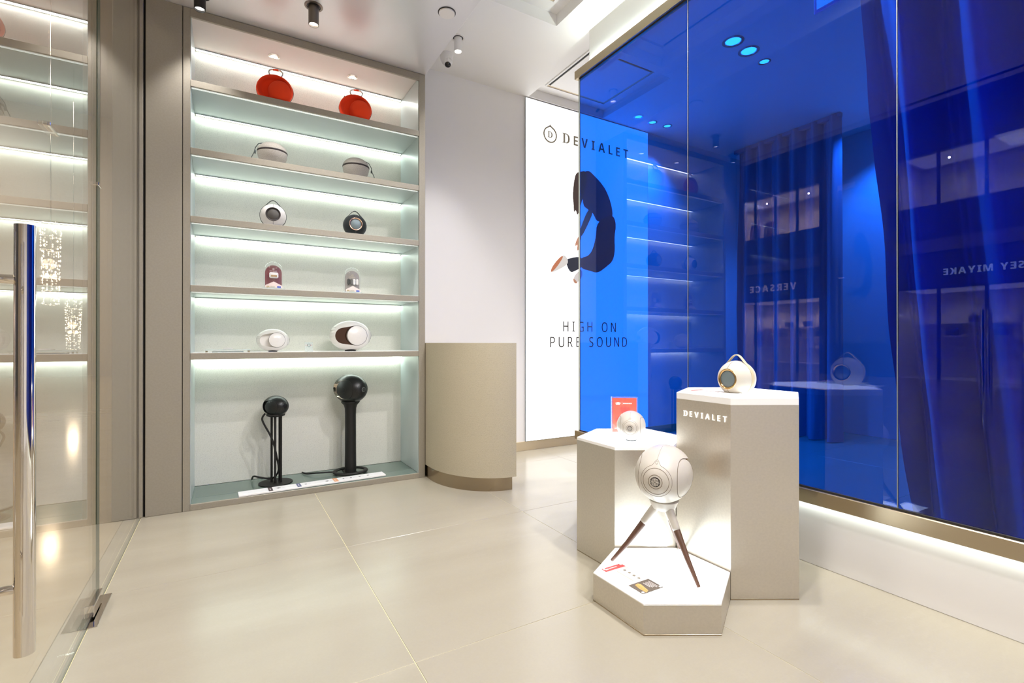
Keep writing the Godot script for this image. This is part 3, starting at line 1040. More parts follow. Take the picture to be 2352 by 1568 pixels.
# round portable speaker with a strap handle; grilles face +z and -z; s is half its width
func round_speaker(t: Node3D, s: float, skin: Material, ringm: Material, mesh_: Material, strap: Material, line: Material) -> void:
	var up := Transform3D(Basis(Vector3(1, 0, 0), PI / 2).scaled(Vector3.ONE * s), Vector3(0, 0.9 * s, 0))
	var rows := []
	for k in 29:
		var a := lerpf(-1.0, 1.0, k / 28.0) * acos(0.56)
		var loop := PackedVector3Array()
		for j in 64:
			var p := Vector3(cos(a) * cos(TAU * j / 64), 0.9 + cos(a) * sin(TAU * j / 64), 0.98 * sin(a))
			p.y = maxf(p.y, 0.05)
			loop.append(p * s)
		rows.append(loop)
	obj("body", grid(mb(), rows, true), skin, t)
	for sg in [-1.0, 1.0]:
		var z: float = 0.98 * sin(acos(0.56)) * sg
		obj("grille_ring", lathe(mb(), [Vector2(0.57, z - 0.02 * sg), Vector2(0.57, z + 0.012 * sg), Vector2(0.53, z + 0.03 * sg), Vector2(0.46, z - 0.02 * sg), Vector2(0.45, z - 0.06 * sg)], 56, up), ringm, t)
		var g := obj("grille", lathe(mb(), [Vector2(0.0, z + 0.03 * sg), Vector2(0.2, z + 0.02 * sg), Vector2(0.4, z - 0.025 * sg), Vector2(0.46, z - 0.05 * sg)], 48, up), mesh_, t)
		obj("grille_line", tube(mb(), ring(Vector3(0, 0.9 * s, (z - 0.02 * sg) * s), Vector3.RIGHT, Vector3.UP, 0.452 * s, 48), 0.012 * s, 6, true), line, g)
		# teardrop seams above and below the grille
		for v in [1.0, -1.0]:
			var pth := []
			for k in 10:
				var r := lerpf(0.58, 0.97 if v > 0 else 0.88, k / 9.0)
				pth.append(Vector3(0, (0.9 + v * r) * s, sg * s * (0.98 * sqrt(1.0 - r * r) + 0.004)))
			obj("seam", tube(mb(), pth, 0.011 * s, 6), line, t)
	# strap: up both sides, then an arch over the top
	var path := []
	for k in 15:
		var a := lerpf(-0.95, 0.92, k / 14.0)
		path.append(Vector3(1.012 * cos(a), 0.9 + 1.012 * sin(a), 0) * s)
	var pa: Vector3 = path[-1]
	var pb := Vector3(-pa.x, pa.y, 0)
	for k in range(1, 16):
		var u := k / 16.0
		var q := pa.lerp(pb, u)
		q.y += 0.52 * s * sin(PI * u) * (0.72 + 0.28 * sin(PI * u))
		path.append(q)
	for k in range(14, -1, -1):
		var a := lerpf(-0.95, 0.92, k / 14.0)
		path.append(Vector3(-1.012 * cos(a), 0.9 + 1.012 * sin(a), 0) * s)
	obj("strap", band(mb(), path, Vector3(0, 0, 1), 0.2 * s, 0.035 * s), strap, t)
	obj("base", lathe(mb(), [Vector2(0.0, 0.0), Vector2(0.3 * s, 0.0), Vector2(0.3 * s, 0.0), Vector2(0.34 * s, 0.03 * s), Vector2(0.36 * s, 0.07 * s)], 36), strap, t)

# soft red case: rounded shell cut flat below, a raised bowl on its front, oval grab ring on top
func red_case(at: Vector3, yaw: float, s: float, label: String) -> void:
	var t := thing("carry_case", label, "case", at, yaw, "red cases on the top shelf")
	# shell turned about its front axis: a rim round a dished front
	var prof := [Vector2(0.0, 0.0), Vector2(0.3, 0.0), Vector2(0.66, 0.01), Vector2(0.76, 0.05), Vector2(0.8, 0.2), Vector2(0.85, 0.31), Vector2(0.9, 0.31)]
	for k in range(1, 13):
		prof.append(Vector2(sqrt(1.0 - pow(0.436 * (1.0 - k / 12.0), 2.0)), 0.31 * (1.0 - k / 12.0)))
	for k in range(1, 13):
		var a := PI / 2 * k / 12.0
		prof.append(Vector2(cos(a) if k < 12 else 0.0, -0.5 * sin(a)))
	var rows := []
	for q in prof:
		var line := PackedVector3Array()
		for k in 64:
			var a := TAU * k / 64
			var p := Vector3(q.x * cos(a), q.x * sin(a) * 0.93, q.y)
			p.y = maxf(p.y, -0.66)
			p.x *= 1.0 - 0.12 * maxf(0.0, -p.y)
			line.append((p + Vector3(0, 0.66, 0)) * s)
		rows.append(line)
	obj("shell", grid(mb(), rows, true), M.red_felt, t)
	var dome := []
	for r in 17:
		var v := lerpf(-PI / 2, PI / 2, r / 16.0)
		var line := PackedVector3Array()
		for k in 40:
			var a := TAU * k / 40
			line.append((Vector3(cos(v) * cos(a) * 0.66 + 0.3, sin(v) * 0.68 - 0.1, cos(v) * sin(a) * 0.5 + 0.1) + Vector3(0, 0.66, 0)) * s)
			line[k].y = maxf(line[k].y, 0.004)
		dome.append(line)
	obj("front_bowl", grid(mb(), dome, true), M.red_felt, t)
	# zip seam round the side, grab ring, puller
	var seam := []
	for k in 40:
		var a := lerpf(-0.72, PI + 0.72, k / 39.0)
		seam.append(Vector3(1.006 * cos(a) * (1.0 - 0.12 * maxf(0.0, -0.93 * sin(a))), 0.66 + 0.936 * sin(a), -0.1) * s)
	obj("zip", tube(mb(), seam, 0.014 * s, 6), M.zip, t)
	var oval := []
	for k in 40:
		var a := TAU * k / 40
		oval.append(Vector3(0.18 * signf(cos(a)) + 0.19 * cos(a) + 0.05, 1.74 + 0.19 * sin(a), 0) * s)
	obj("grab_ring", tube(mb(), oval, 0.045 * s, 10, true), M.chrome, t)
	obj("grab_sleeve", tube(mb(), [Vector3(-0.1, 1.93, 0.0) * s, Vector3(0.2, 1.93, 0.0) * s], 0.05 * s, 10), M.red_felt, t)
	obj("zip_puller", tube(mb(), [Vector3(-0.72, 1.36, -0.1) * s, Vector3(-0.64, 1.5, -0.1) * s], 0.025 * s, 8), M.zip, t)

# grey felt case lying flat, a dark zip round its middle and a strap at one side
func felt_case(at: Vector3, s: float, side: float, label: String) -> void:
	var t := thing("felt_case", label, "case", at, 0.0, "felt cases on the second shelf")
	var prof := [Vector2(0.0, 0.0), Vector2(0.6, 0.0), Vector2(0.6, 0.0)]
	for k in 13:
		var a := lerpf(-0.84, -0.04, k / 12.0)
		prof.append(Vector2(cos(a), 0.88 + 1.14 * sin(a)))
	var low := []
	for p in prof:
		low.append(p * s)
	obj("lower_shell", lathe(mb(), low, 56), M.grey_felt, t)
	var top := []
	for k in 15:
		var a := lerpf(0.04, PI / 2, k / 14.0)
		top.append(Vector2(cos(a) if k < 14 else 0.0, 0.93 + 0.68 * sin(a)) * s)
	obj("upper_shell", lathe(mb(), top, 56), M.grey_felt, t)
	obj("zip", lathe(mb(), [Vector2(0.97, 0.84) * s, Vector2(1.02, 0.86) * s, Vector2(1.02, 0.95) * s, Vector2(0.97, 0.97) * s], 56), M.zip, t)
	var st := [Vector3(side * 0.62, 1.42, 0.25), Vector3(side * 0.92, 1.3, 0.3), Vector3(side * 1.12, 0.98, 0.3), Vector3(side * 1.2, 0.62, 0.3), Vector3(side * 1.34, 0.3, 0.32), Vector3(side * 1.42, 0.02, 0.35)]
	var pth := []
	for p in st:
		pth.append(p * s)
	obj("strap", tube(mb(), pth, 0.028 * s, 8), M.strap_dark, t)
	obj("buckle", rbox(mb(), Vector3(side * 1.14, 0.66, 0.3) * s, Vector3(0.1, 0.22, 0.12) * s, 0.02 * s), M.strap_dark, t)

# clear bell with an arched card, earphones and a wedge label
func bell(at: Vector3, s: float, label: String, arch: Material, kind: int) -> void:
	var t := thing("display_bell", label, "display case", at, 0.0, "clear bells on the middle shelf")
	var prof := [Vector2(0.92, 0.16), Vector2(0.92, 1.98)]
	for k in range(1, 11):
		var a := PI / 2 * k / 10.0
		prof.append(Vector2(0.92 * cos(a) if k < 10 else 0.0, 1.98 + 0.92 * sin(a)))
	var p2 := []
	for p in prof:
		p2.append(p * s)
	obj("glass_bell", lathe(mb(), p2, 48), M.clear, t)
	obj("base", lathe(mb(), [Vector2(0.0, 0.0), Vector2(1.08 * s, 0.0), Vector2(1.08 * s, 0.0), Vector2(1.1 * s, 0.03 * s), Vector2(1.1 * s, 0.13 * s), Vector2(1.08 * s, 0.16 * s), Vector2(1.08 * s, 0.16 * s), Vector2(0.0, 0.16 * s)], 48), M.clear_base, t)
	# arched card, thick, standing
	var out := []
	for k in 17:
		var a := PI * k / 16.0
		out.append(Vector2(0.78 * cos(a), 1.76 + 0.78 * sin(a)))
	out.append(Vector2(-0.78, 0.165))
	out.append(Vector2(0.78, 0.165))
	var st := mb()
	var fr := []
	var bk := []
	for p in out:
		fr.append(Vector3(p.x, p.y, 0.05) * s)
		bk.append(Vector3(p.x, p.y, -0.1) * s)
	face(st, fr, Vector3(0, 0, 1))
	face(st, bk, Vector3(0, 0, -1))
	for k in out.size():
		var a2: Vector3 = fr[k]
		var b2: Vector3 = fr[(k + 1) % out.size()]
		var nn := (b2 - a2).cross(Vector3(0, 0, 1)).normalized()
		face(st, [a2, b2, bk[(k + 1) % out.size()], bk[k]], nn if nn.dot((a2 + b2) * 0.5 - Vector3(0, s, 0)) > 0 else -nn)
	obj("arched_card", st, arch, t)
	# emblem and word on the card
	var word := Node3D.new()
	word.name = "lettering"
	t.add_child(word, true)
	word.position = Vector3(-0.34, 1.9 if kind == 0 else 1.8, 0.055) * s
	letters(word, "DEVIALET", 0.68 * s, 0.09 * s, M.paper if kind == 0 else M.trim, 0.0004, false, 700)
	obj("emblem", tube(mb(), ring(Vector3(0, 2.16 if kind == 0 else 2.04, 0.055) * s, Vector3.RIGHT, Vector3.UP, 0.075 * s, 20), 0.016 * s, 6, true), M.paper if kind == 0 else M.trim, t)
	if kind == 0:
		obj("earphone_case", rbox(mb(), Vector3(0.02, 1.5, 0.2) * s, Vector3(0.86, 0.6, 0.28) * s, 0.11 * s), M.paper, t)
		obj("earphone_tray", rbox(mb(), Vector3(0.02, 1.42, 0.345) * s, Vector3(0.56, 0.18, 0.02) * s, 0.01 * s), M.gold, t)
	else:
		for e in [[-0.42, M.line_dark], [-0.12, M.mesh_dark], [0.18, M.paper], [0.5, M.spk_white]]:
			obj("earphone", rbox(mb(), Vector3(e[0], 1.3, 0.2) * s, Vector3(0.27, 0.66, 0.2) * s, 0.08 * s), e[1], t)
	# wedge label in front
	var wd := mb()
	var a3 := [Vector3(-0.8, 0.165, 0.6), Vector3(0.8, 0.165, 0.6), Vector3(0.78, 0.42, 0.56), Vector3(0.0, 0.84, 0.36), Vector3(-0.78, 0.42, 0.56)]
	var q1 := []
	var q2 := []
	for p in a3:
		q1.append(p * s)
		q2.append((p - Vector3(0, 0, 0.06)) * s)
	face(wd, q1, Vector3(0, 0.2, 0.98).normalized())
	face(wd, q2, Vector3(0, -0.2, -0.98).normalized())
	for k in 5:
		var nn2: Vector3 = ((q1[(k + 1) % 5] as Vector3) - q1[k]).cross(Vector3(0, 0, 1)).normalized()
		face(wd, [q1[k], q1[(k + 1) % 5], q2[(k + 1) % 5], q2[k]], nn2)
	obj("wedge_label", wd, mat(c8(236, 214, 206), 0.5), t)
	for e in [[-0.55, c8(196, 176, 132), 0.28], [-0.12, c8(200, 190, 176), 0.44], [0.48, c8(30, 72, 190), 0.36]]:
		obj("label_patch", rbox(mb(), Vector3(e[0], 0.27, 0.6) * s, Vector3(e[2], 0.16, 0.02) * s, 0.004 * s), mat(e[1], 0.5), t)

func shelf_goods() -> void:
	M.clear_base = mat(c8(214, 232, 232, 0.25), 0.05)
	M.clear_base.transparency = BaseMaterial3D.TRANSPARENCY_ALPHA
	var yaw_cam := deg_to_rad(0.0)
	red_case(Vector3(0.32, 2.9735, -4.115), -0.2, 0.128, "red felt carry case with steel grab ring, left of the two on the top shelf")
	red_case(Vector3(0.915, 2.9735, -4.115), -0.2, 0.128, "red felt carry case with steel grab ring, right of the two on the top shelf")
	felt_case(Vector3(0.306, 2.5065, -4.15), 0.104, -1.0, "grey felt case with dark zip and its strap hanging on the left")
	felt_case(Vector3(0.927, 2.5065, -4.15), 0.104, 1.0, "grey felt case with dark zip and its strap hanging on the right")
	var ma := thing("portable_speaker", "light grey round portable speaker with dark handle on the third shelf", "speaker", Vector3(0.311, 2.0355, -4.14), -0.08, "round speakers on the third shelf")
	round_speaker(ma, 0.09, M.knit_grey, M.zip, M.mesh_dark, M.strap_dark, M.line_dark)
	var mb2 := thing("portable_speaker", "black round portable speaker with rose metal ring on the third shelf", "speaker", Vector3(0.916, 2.0355, -4.14), -0.1, "round speakers on the third shelf")
	round_speaker(mb2, 0.09, M.knit_black, M.rose, M.mesh_grey, M.strap_dark, M.line_dark)
	bell(Vector3(0.313, 1.5575, -4.14), 0.0735, "clear bell holding a dark red arched card and a white earphone case", mat(c8(112, 16, 30), 0.6), 0)
	bell(Vector3(0.895, 1.5575, -4.14), 0.0735, "clear bell holding a grey arched card and loose earphones", mat(c8(150, 142, 136), 0.6), 1)
	var p1 := thing("speaker", "small white egg-shaped speaker lying on the shelf at eye level", "speaker", Vector3(0.318, 1.0875, -4.25), 0.0)
	egg_speaker(p1, Vector3(0, 0.0905, 0), 1.48, 0.0875, M.spk_white, M.spk_white, M.spk_white, M.line_dark, M.tweeter, M.spk_white)
	var p2 := thing("speaker", "large white egg-shaped speaker with mirror-bright side slot on the shelf at eye level", "speaker", Vector3(0.905, 1.0875, -4.25), 0.0)
	egg_speaker(p2, Vector3(0, 0.129, 0), 1.48, 0.1245, M.spk_white, mat(c8(84, 64, 54), 0.08, 1.0), M.spk_white, M.line_dark, M.tweeter, M.spk_white)
	# clear tray with a slim white device
	var tr := thing("acrylic_tray", "clear acrylic tray carrying a slim white device at the left of the shelf", "tray", Vector3(0.015, 1.0875, -4.2), 0.0)
	obj("tray_board", box(Vector3(-0.145, 0.012, -0.06), Vector3(0.145, 0.022, 0.06), 0.002), M.clear_base, tr)
	for q in [[-0.135, -0.05], [0.135, -0.05], [-0.135, 0.05], [0.135, 0.05]]:
		obj("foot", lathe(mb(), [Vector2(0.006, 0.0), Vector2(0.006, 0.012)], 14, Transform3D(Basis.IDENTITY, Vector3(q[0], 0, q[1]))), M.steel, tr)
	obj("device", box(Vector3(-0.03, 0.022, -0.045), Vector3(0.03, 0.032, 0.045), 0.003), M.spk_white, tr)
	obj("tray_plinth", box(Vector3(-0.1, 0.0, -0.045), Vector3(0.1, 0.005, 0.045), 0.001), M.mesh_grey, tr)
	# little clear card with red dots
	var cd := thing("acrylic_card", "tiny clear upright card with red marks between the two white speakers", "sign", Vector3(0.572, 1.0875, -4.2), 0.0)
	obj("card", box(Vector3(-0.03, 0, -0.004), Vector3(0.03, 0.075, 0.004), 0.001), M.clear_base, cd)
	obj("printed_ring", tube(mb(), ring(Vector3(0, 0.05, 0.005), Vector3.RIGHT, Vector3.UP, 0.011, 24), 0.002, 6, true), M.mesh_grey, cd)
	for x in [-0.022, -0.013, 0.013, 0.022]:
		obj("printed_dot", rbox(mb(), Vector3(x, 0.05, 0.0045), Vector3(0.003, 0.005, 0.001), 0.0003), mat(c8(186, 40, 50), 0.5), cd)

	# black speaker on four thin rods
	var s1 := thing("speaker_on_stand", "small black egg-shaped speaker on a stand of four thin rods", "speaker", Vector3(0.345, 0.0418, -4.33), 0.0)
	egg_speaker(s1, Vector3(0, 0.612, 0), 0.6, 0.083, M.spk_black, M.spk_black, M.spk_dome_black, M.line_black, M.stand_black, M.stand_black)
	var st := Node3D.new()
	st.name = "stand"
	s1.add_child(st, true)
	obj("base_disc", lathe(mb(), [Vector2(0.0, 0.0), Vector2(0.122, 0.0), Vector2(0.122, 0.0), Vector2(0.124, 0.002), Vector2(0.124, 0.007), Vector2(0.122, 0.009), Vector2(0.122, 0.009), Vector2(0.0, 0.009)], 56), M.stand_black, st)
	for q in [[-0.028, -0.02], [0.03, -0.024], [-0.006, 0.026], [0.036, 0.02]]:
		obj("rod", tube(mb(), [Vector3(q[0], 0.008, q[1]), Vector3(q[0], 0.53, q[1])], 0.0085, 12), M.stand_black, st)
	obj("saddle", lathe(mb(), [Vector2(0.0, 0.528), Vector2(0.05, 0.53), Vector2(0.066, 0.536), Vector2(0.07, 0.548), Vector2(0.062, 0.552)], 40), M.stand_black, st)
	obj("cable", tube(mb(), spline([Vector3(-0.075, 0.56, 0.01), Vector3(-0.095, 0.53, 0.01), Vector3(-0.09, 0.49, 0.01), Vector3(-0.03, 0.36, 0.02), Vector3(0.0, 0.24, 0.03), Vector3(0.02, 0.1, 0.0), Vector3(-0.02, 0.035, -0.03), Vector3(-0.1, 0.045, -0.05), Vector3(-0.15, 0.05, -0.1), Vector3(-0.16, 0.012, -0.17)]), 0.007, 8), M.stand_black, st)

	# big black speaker on a flared column with an oval ring foot
	var s2 := thing("speaker_on_stand", "large black egg-shaped speaker on a flared column with a ring foot", "speaker", Vector3(0.925, 0.0418, -4.34), 0.0)
	egg_speaker(s2, Vector3(0, 0.722, 0), 0.5, 0.122, M.spk_black, M.chrome, M.spk_dome_black, M.line_black, mat(c8(150, 158, 156), 0.3, 0.6), M.stand_black)
	var s2s := Node3D.new()
	s2s.name = "stand"
	s2.add_child(s2s, true)
	obj("column", lathe(mb(), [Vector2(0.0, 0.01), Vector2(0.047, 0.01), Vector2(0.047, 0.01), Vector2(0.048, 0.02), Vector2(0.046, 0.2), Vector2(0.045, 0.5), Vector2(0.047, 0.555), Vector2(0.055, 0.583), Vector2(0.072, 0.602), Vector2(0.078, 0.612), Vector2(0.06, 0.62)], 44), M.stand_black, s2s)
	var fr := []
	for k in 56:
		var a := TAU * k / 56
		fr.append(Vector3(0.128 * cos(a), 0.0195, 0.115 * sin(a)))
	obj("ring_foot", tube(mb(), fr, 0.018, 10, true, 0.6), M.stand_black, s2s)
	obj("foot_bridge", box(Vector3(-0.05, 0.002, -0.115), Vector3(0.05, 0.014, 0.03), 0.003), M.stand_black, s2s)
	obj("cable", tube(mb(), spline([Vector3(-0.11, 0.016, -0.03), Vector3(-0.18, 0.02, -0.04), Vector3(-0.27, 0.022, -0.06), Vector3(-0.33, 0.011, -0.12), Vector3(-0.36, 0.01, -0.185)]), 0.007, 8), M.stand_black, s2s)

	# long price strip on the niche floor
	var ps := thing("label_strip", "long narrow white label strip lying along the front of the lowest niche", "sign", Vector3(0.62, 0.0428, -4.13), 0.035)
	obj("strip_board", box(Vector3(-0.54, 0.0, -0.055), Vector3(0.54, 0.012, 0.055), 0.0015), M.acrylic, ps)
	var im := Image.create(1080, 110, false, Image.FORMAT_RGB8)
	im.fill(c8(238, 236, 238))
	for r in [[195, 30, c8(86, 74, 76)], [395, 30, c8(84, 90, 130)], [668, 34, c8(226, 160, 120)]]:
		im.fill_rect(Rect2i(r[0], 0, r[1], 110), r[2])
		im.fill_rect(Rect2i(r[0] + 12, 34, 5, 42), c8(230, 226, 228))
	for r in [[250, 34], [450, 22], [606, 30], [740, 16], [800, 16], [866, 24], [935, 24]]:
		fill_poly(im, [Vector2(r[0], 50), Vector2(r[0] + r[1] * 0.6, 44), Vector2(r[0] + r[1], 56), Vector2(r[0] + r[1] * 0.4, 68)], c8(52, 48, 50))
		im.fill_rect(Rect2i(r[0] + r[1] + 6, 52, 22, 3), c8(190, 188, 190))
		im.fill_rect(Rect2i(r[0] + r[1] + 6, 60, 16, 3), c8(200, 198, 200))
	for x in [60, 330, 530, 560, 1010]:
		im.fill_rect(Rect2i(x, 56, 26, 3), c8(204, 202, 204))
	obj("printed_face", sheet(mb(), Vector3(-0.537, 0.0125, -0.052), Vector3(0.537, 0.0125, -0.052), Vector3(0.537, 0.0125, 0.052), Vector3(-0.537, 0.0125, 0.052), Vector3.UP), print_mat(im), ps)

func spline(pts: Array, per := 6) -> Array:
	var c := Curve3D.new()
	for k in pts.size():
		var a: Vector3 = pts[maxi(k - 1, 0)]
		var b: Vector3 = pts[mini(k + 1, pts.size() - 1)]
		c.add_point(pts[k], (a - b) / 6.0, (b - a) / 6.0)
	var out := []
	for k in pts.size() - 1:
		for j in per:
			out.append(c.sample(k, float(j) / per))
	out.append(pts[-1])
	return out

# ---------------------------------------------------------------- desk, light box
func desk() -> void:
	var t := thing("reception_desk", "rounded beige fabric-clad reception desk on a steel plinth beside the shelving", "desk", Vector3.ZERO)
	for part in 2:
		var rx := 0.485 if part == 0 else 0.46
		var rz := 0.605 if part == 0 else 0.575
		var out := []
		for k in 33:
			var a := PI / 2 + PI / 2 * k / 32.0
			out.append(Vector2(1.975 + rx * cos(a) - (0.0 if part == 0 else 0.02), -3.93 + rz * sin(a)))
		out.append(Vector2(1.975 - rx, WALL_Z + 0.013))
		out.append(Vector2(1.975 if part == 0 else 1.955, WALL_Z + 0.013))
		obj("body" if part == 0 else "plinth", prism_smooth(out, 0.107 if part == 0 else 0.0, 1.155 if part == 0 else 0.107), M.desk_weave if part == 0 else M.steel_desk, t)

# prism whose curved wall is shaded smoothly where neighbours bend little
func prism_smooth(out: Array, y0: float, y1: float) -> SurfaceTool:
	var st := mb()
	var n := out.size()
	var mid := Vector2.ZERO
	for p in out:
		mid += p / n
	var fn := []
	for k in n:
		var a: Vector2 = out[k]
		var b: Vector2 = out[(k + 1) % n]
		var nn := Vector2(b.y - a.y, a.x - b.x).normalized()
		if nn.dot((a + b) * 0.5 - mid) < 0.0:
			nn = -nn
		fn.append(nn)
	for k in n:
		var a: Vector2 = out[k]
		var b: Vector2 = out[(k + 1) % n]
		var na: Vector2 = fn[k]
		var nb: Vector2 = fn[k]
		if fn[k].dot(fn[(k - 1 + n) % n]) > 0.9:
			na = (fn[k] + fn[(k - 1 + n) % n]).normalized()
		if fn[k].dot(fn[(k + 1) % n]) > 0.9:
			nb = (fn[k] + fn[(k + 1) % n]).normalized()
		var p := [Vector3(a.x, y0, a.y), Vector3(b.x, y0, b.y), Vector3(b.x, y1, b.y), Vector3(a.x, y1, a.y)]
		var nr := [Vector3(na.x, 0, na.y), Vector3(nb.x, 0, nb.y), Vector3(nb.x, 0, nb.y), Vector3(na.x, 0, na.y)]
		var flip: bool = ((p[2] - p[0]) as Vector3).cross(p[1] - p[0]).dot(nr[0]) < 0.0
		for tri in [[0, 1, 2], [0, 2, 3]]:
			for j in ([tri[0], tri[2], tri[1]] if flip else tri):
				st.set_normal(nr[j])
				st.add_vertex(p[j])
	var top := []
	var bot := []
	for p in out:
		top.append(Vector3(p.x, y1, p.y))
		bot.append(Vector3(p.x, y0, p.y))
	face(st, top, Vector3.UP)
	face(st, bot, Vector3.DOWN)
	return st

func light_box() -> void:
	var lx := 2.78
	var ly := 0.1
	var w := 1.81
	var h := 3.688
	var t := thing("light_box", "tall backlit white poster of a leaping person beside the white wall", "light box", Vector3(lx, ly, WALL_Z + 0.013))
	obj("casing", box(Vector3(-0.004, -0.002, 0.0), Vector3(w + 0.004, h + 0.002, 0.004), 0.001), M.mesh_grey, t)
	# print: pale ground, drifting sand at the foot, a person leaping with the back arched
	var W := 724
	var H := 1475
	var im := Image.create(W, H, false, Image.FORMAT_RGB8)
	im.fill(c8(254, 253, 252))
	var n := FastNoiseLite.new()
	n.seed = 9
	n.frequency = 0.012
	for x in W:
		var y0 := H - 175 + int(14.0 * n.get_noise_2d(x, 0) + 6.0 * n.get_noise_2d(x * 4.0, 50))
		im.fill_rect(Rect2i(x, y0, 1, 26), c8(248, 244, 241))
		im.fill_rect(Rect2i(x, y0 + 26, 1, H - y0), c8(253, 252, 251))
	var k := W / w
	var shapes := [
		["body", c8(62, 62, 76), [Vector2(0.79, 3.021), Vector2(0.867, 3.054), Vector2(0.932, 3.015), Vector2(1.037, 2.95), Vector2(1.13, 2.862), Vector2(1.198, 2.732), Vector2(1.232, 2.606), Vector2(1.21, 2.52), Vector2(0.99, 2.46), Vector2(0.932, 2.567), Vector2(0.854, 2.597), Vector2(0.765, 2.645)]],
		["trousers", c8(38, 42, 60), [Vector2(1.225, 2.6), Vector2(1.288, 2.482), Vector2(1.253, 2.321), Vector2(1.267, 2.166), Vector2(1.232, 2.032), Vector2(1.13, 1.956), Vector2(0.997, 1.869), Vector2(0.88, 1.891), Vector2(0.746, 1.906), Vector2(0.746, 2.031), Vector2(0.867, 2.062), Vector2(0.932, 2.159), Vector2(0.971, 2.291), Vector2(0.985, 2.47)]],
		["arm", c8(150, 104, 84), [Vector2(0.867, 2.619), Vector2(0.932, 2.577), Vector2(0.854, 2.43), Vector2(0.777, 2.295), Vector2(0.733, 2.265), Vector2(0.727, 2.315), Vector2(0.777, 2.446)]],
		["hand", c8(196, 140, 114), [Vector2(0.733, 2.29), Vector2(0.765, 2.279), Vector2(0.727, 2.19), Vector2(0.708, 2.108), Vector2(0.689, 2.106), Vector2(0.696, 2.187), Vector2(0.671, 2.154), Vector2(0.658, 2.173), Vector2(0.696, 2.256)]],
		["hair", c8(66, 50, 44), [Vector2(0.677, 2.996), Vector2(0.746, 3.018), Vector2(0.822, 3.041), Vector2(0.841, 2.959), Vector2(0.803, 2.801), Vector2(0.752, 2.643), Vector2(0.72, 2.58), Vector2(0.695, 2.5), Vector2(0.672, 2.58), Vector2(0.645, 2.53), Vector2(0.64, 2.64), Vector2(0.627, 2.725), Vector2(0.646, 2.901)]],
		["shin", c8(46, 50, 62), [Vector2(0.765, 2.053), Vector2(0.554, 2.005), Vector2(0.523, 1.973), Vector2(0.59, 1.845), Vector2(0.664, 1.875), Vector2(0.79, 1.935)]],
		["shoe", c8(222, 216, 210), [Vector2(0.321, 1.821), Vector2(0.35, 1.901), Vector2(0.469, 2.027), Vector2(0.517, 2.041), Vector2(0.56, 1.991), Vector2(0.554, 1.941), Vector2(0.469, 1.89)]],
		["sole", c8(196, 122, 88), [Vector2(0.315, 1.821), Vector2(0.345, 1.905), Vector2(0.463, 2.027), Vector2(0.5, 2.025), Vector2(0.4, 1.89)]],
		["shoe", c8(216, 208, 204), [Vector2(0.765, 1.913), Vector2(0.664, 1.836), Vector2(0.633, 1.774), Vector2(0.646, 1.735), Vector2(0.689, 1.738), Vector2(0.777, 1.813)]],
		["sole", c8(190, 140, 116), [Vector2(0.63, 1.79), Vector2(0.646, 1.73), Vector2(0.7, 1.733), Vector2(0.668, 1.768)]],
	]
	for s in shapes:
		var pts := []
		for p in s[2]:
			pts.append(Vector2(p.x * k, H - p.y * k))
		var ink: Color = s[1].srgb_to_linear()
		fill_poly(im, smooth_poly(pts, 2), Color(ink.r / 2.1, ink.g / 2.1, ink.b / 2.1).linear_to_srgb())
	var m := mat(c8(30, 30, 30), 0.4)
	m.emission_enabled = true
	m.emission = Color.WHITE
	m.emission_operator = BaseMaterial3D.EMISSION_OP_MULTIPLY
	m.emission_texture = ImageTexture.create_from_image(im)
	m.emission_energy_multiplier = 2.1
	m.texture_repeat = false
	obj("lit_print", sheet(mb(), Vector3(0, h, 0.005), Vector3(w, h, 0.005), Vector3(w, 0, 0.005), Vector3(0, 0, 0.005), Vector3(0, 0, 1)), m, t)
	# emblem: a ring drawn to a peak, with a letter in it
	var em := mb()
	var pth := []
	for j in 64:
		var a := TAU * j / 64
		var da := absf(wrapf(a - PI / 2, -PI, PI))
		pth.append(Vector3(0.315 + 0.083 * cos(a), 3.352 + 0.083 * sin(a) + 0.012 * exp(-pow(da / 0.25, 2.0)), 0.007))
	tube(em, pth, 0.008, 8, true)
	face(em, [Vector3(0.315, 3.466, 0.0085), Vector3(0.342, 3.433, 0.0085), Vector3(0.315, 3.436, 0.0085), Vector3(0.288, 3.433, 0.0085)], Vector3(0, 0, 1))
	obj("emblem", em, M.sign_ink, t)
	var e2 := lettering(t, Vector3(0.281, 3.318, 0.006))
	letters(e2, "D", 0.06, 0.07, M.sign_ink, 0.0012, true, 700)
	var nm := lettering(t, Vector3(0.482, 3.302, 0.006))
	letters(nm, "DEVIALET", 0.995, 0.108, M.sign_ink, 0.0012, true, 700)
	var l1 := lettering(t, Vector3(0.493, 1.183, 0.006))
	letters(l1, "HIGH ON", 0.785, 0.113, M.poster_ink, 0.0012, false, 400, 0.92)
	var l2 := lettering(t, Vector3(0.317, 1.006, 0.006))
	letters(l2, "PURE SOUND", 1.14, 0.115, M.poster_ink, 0.0012, false, 400, 0.92)

func lettering(parent: Node3D, at: Vector3, turn := 0.0) -> Node3D:
	var o := Node3D.new()
	o.name = "lettering"
	parent.add_child(o, true)
	o.position = at
	o.rotation.y = turn
	return o

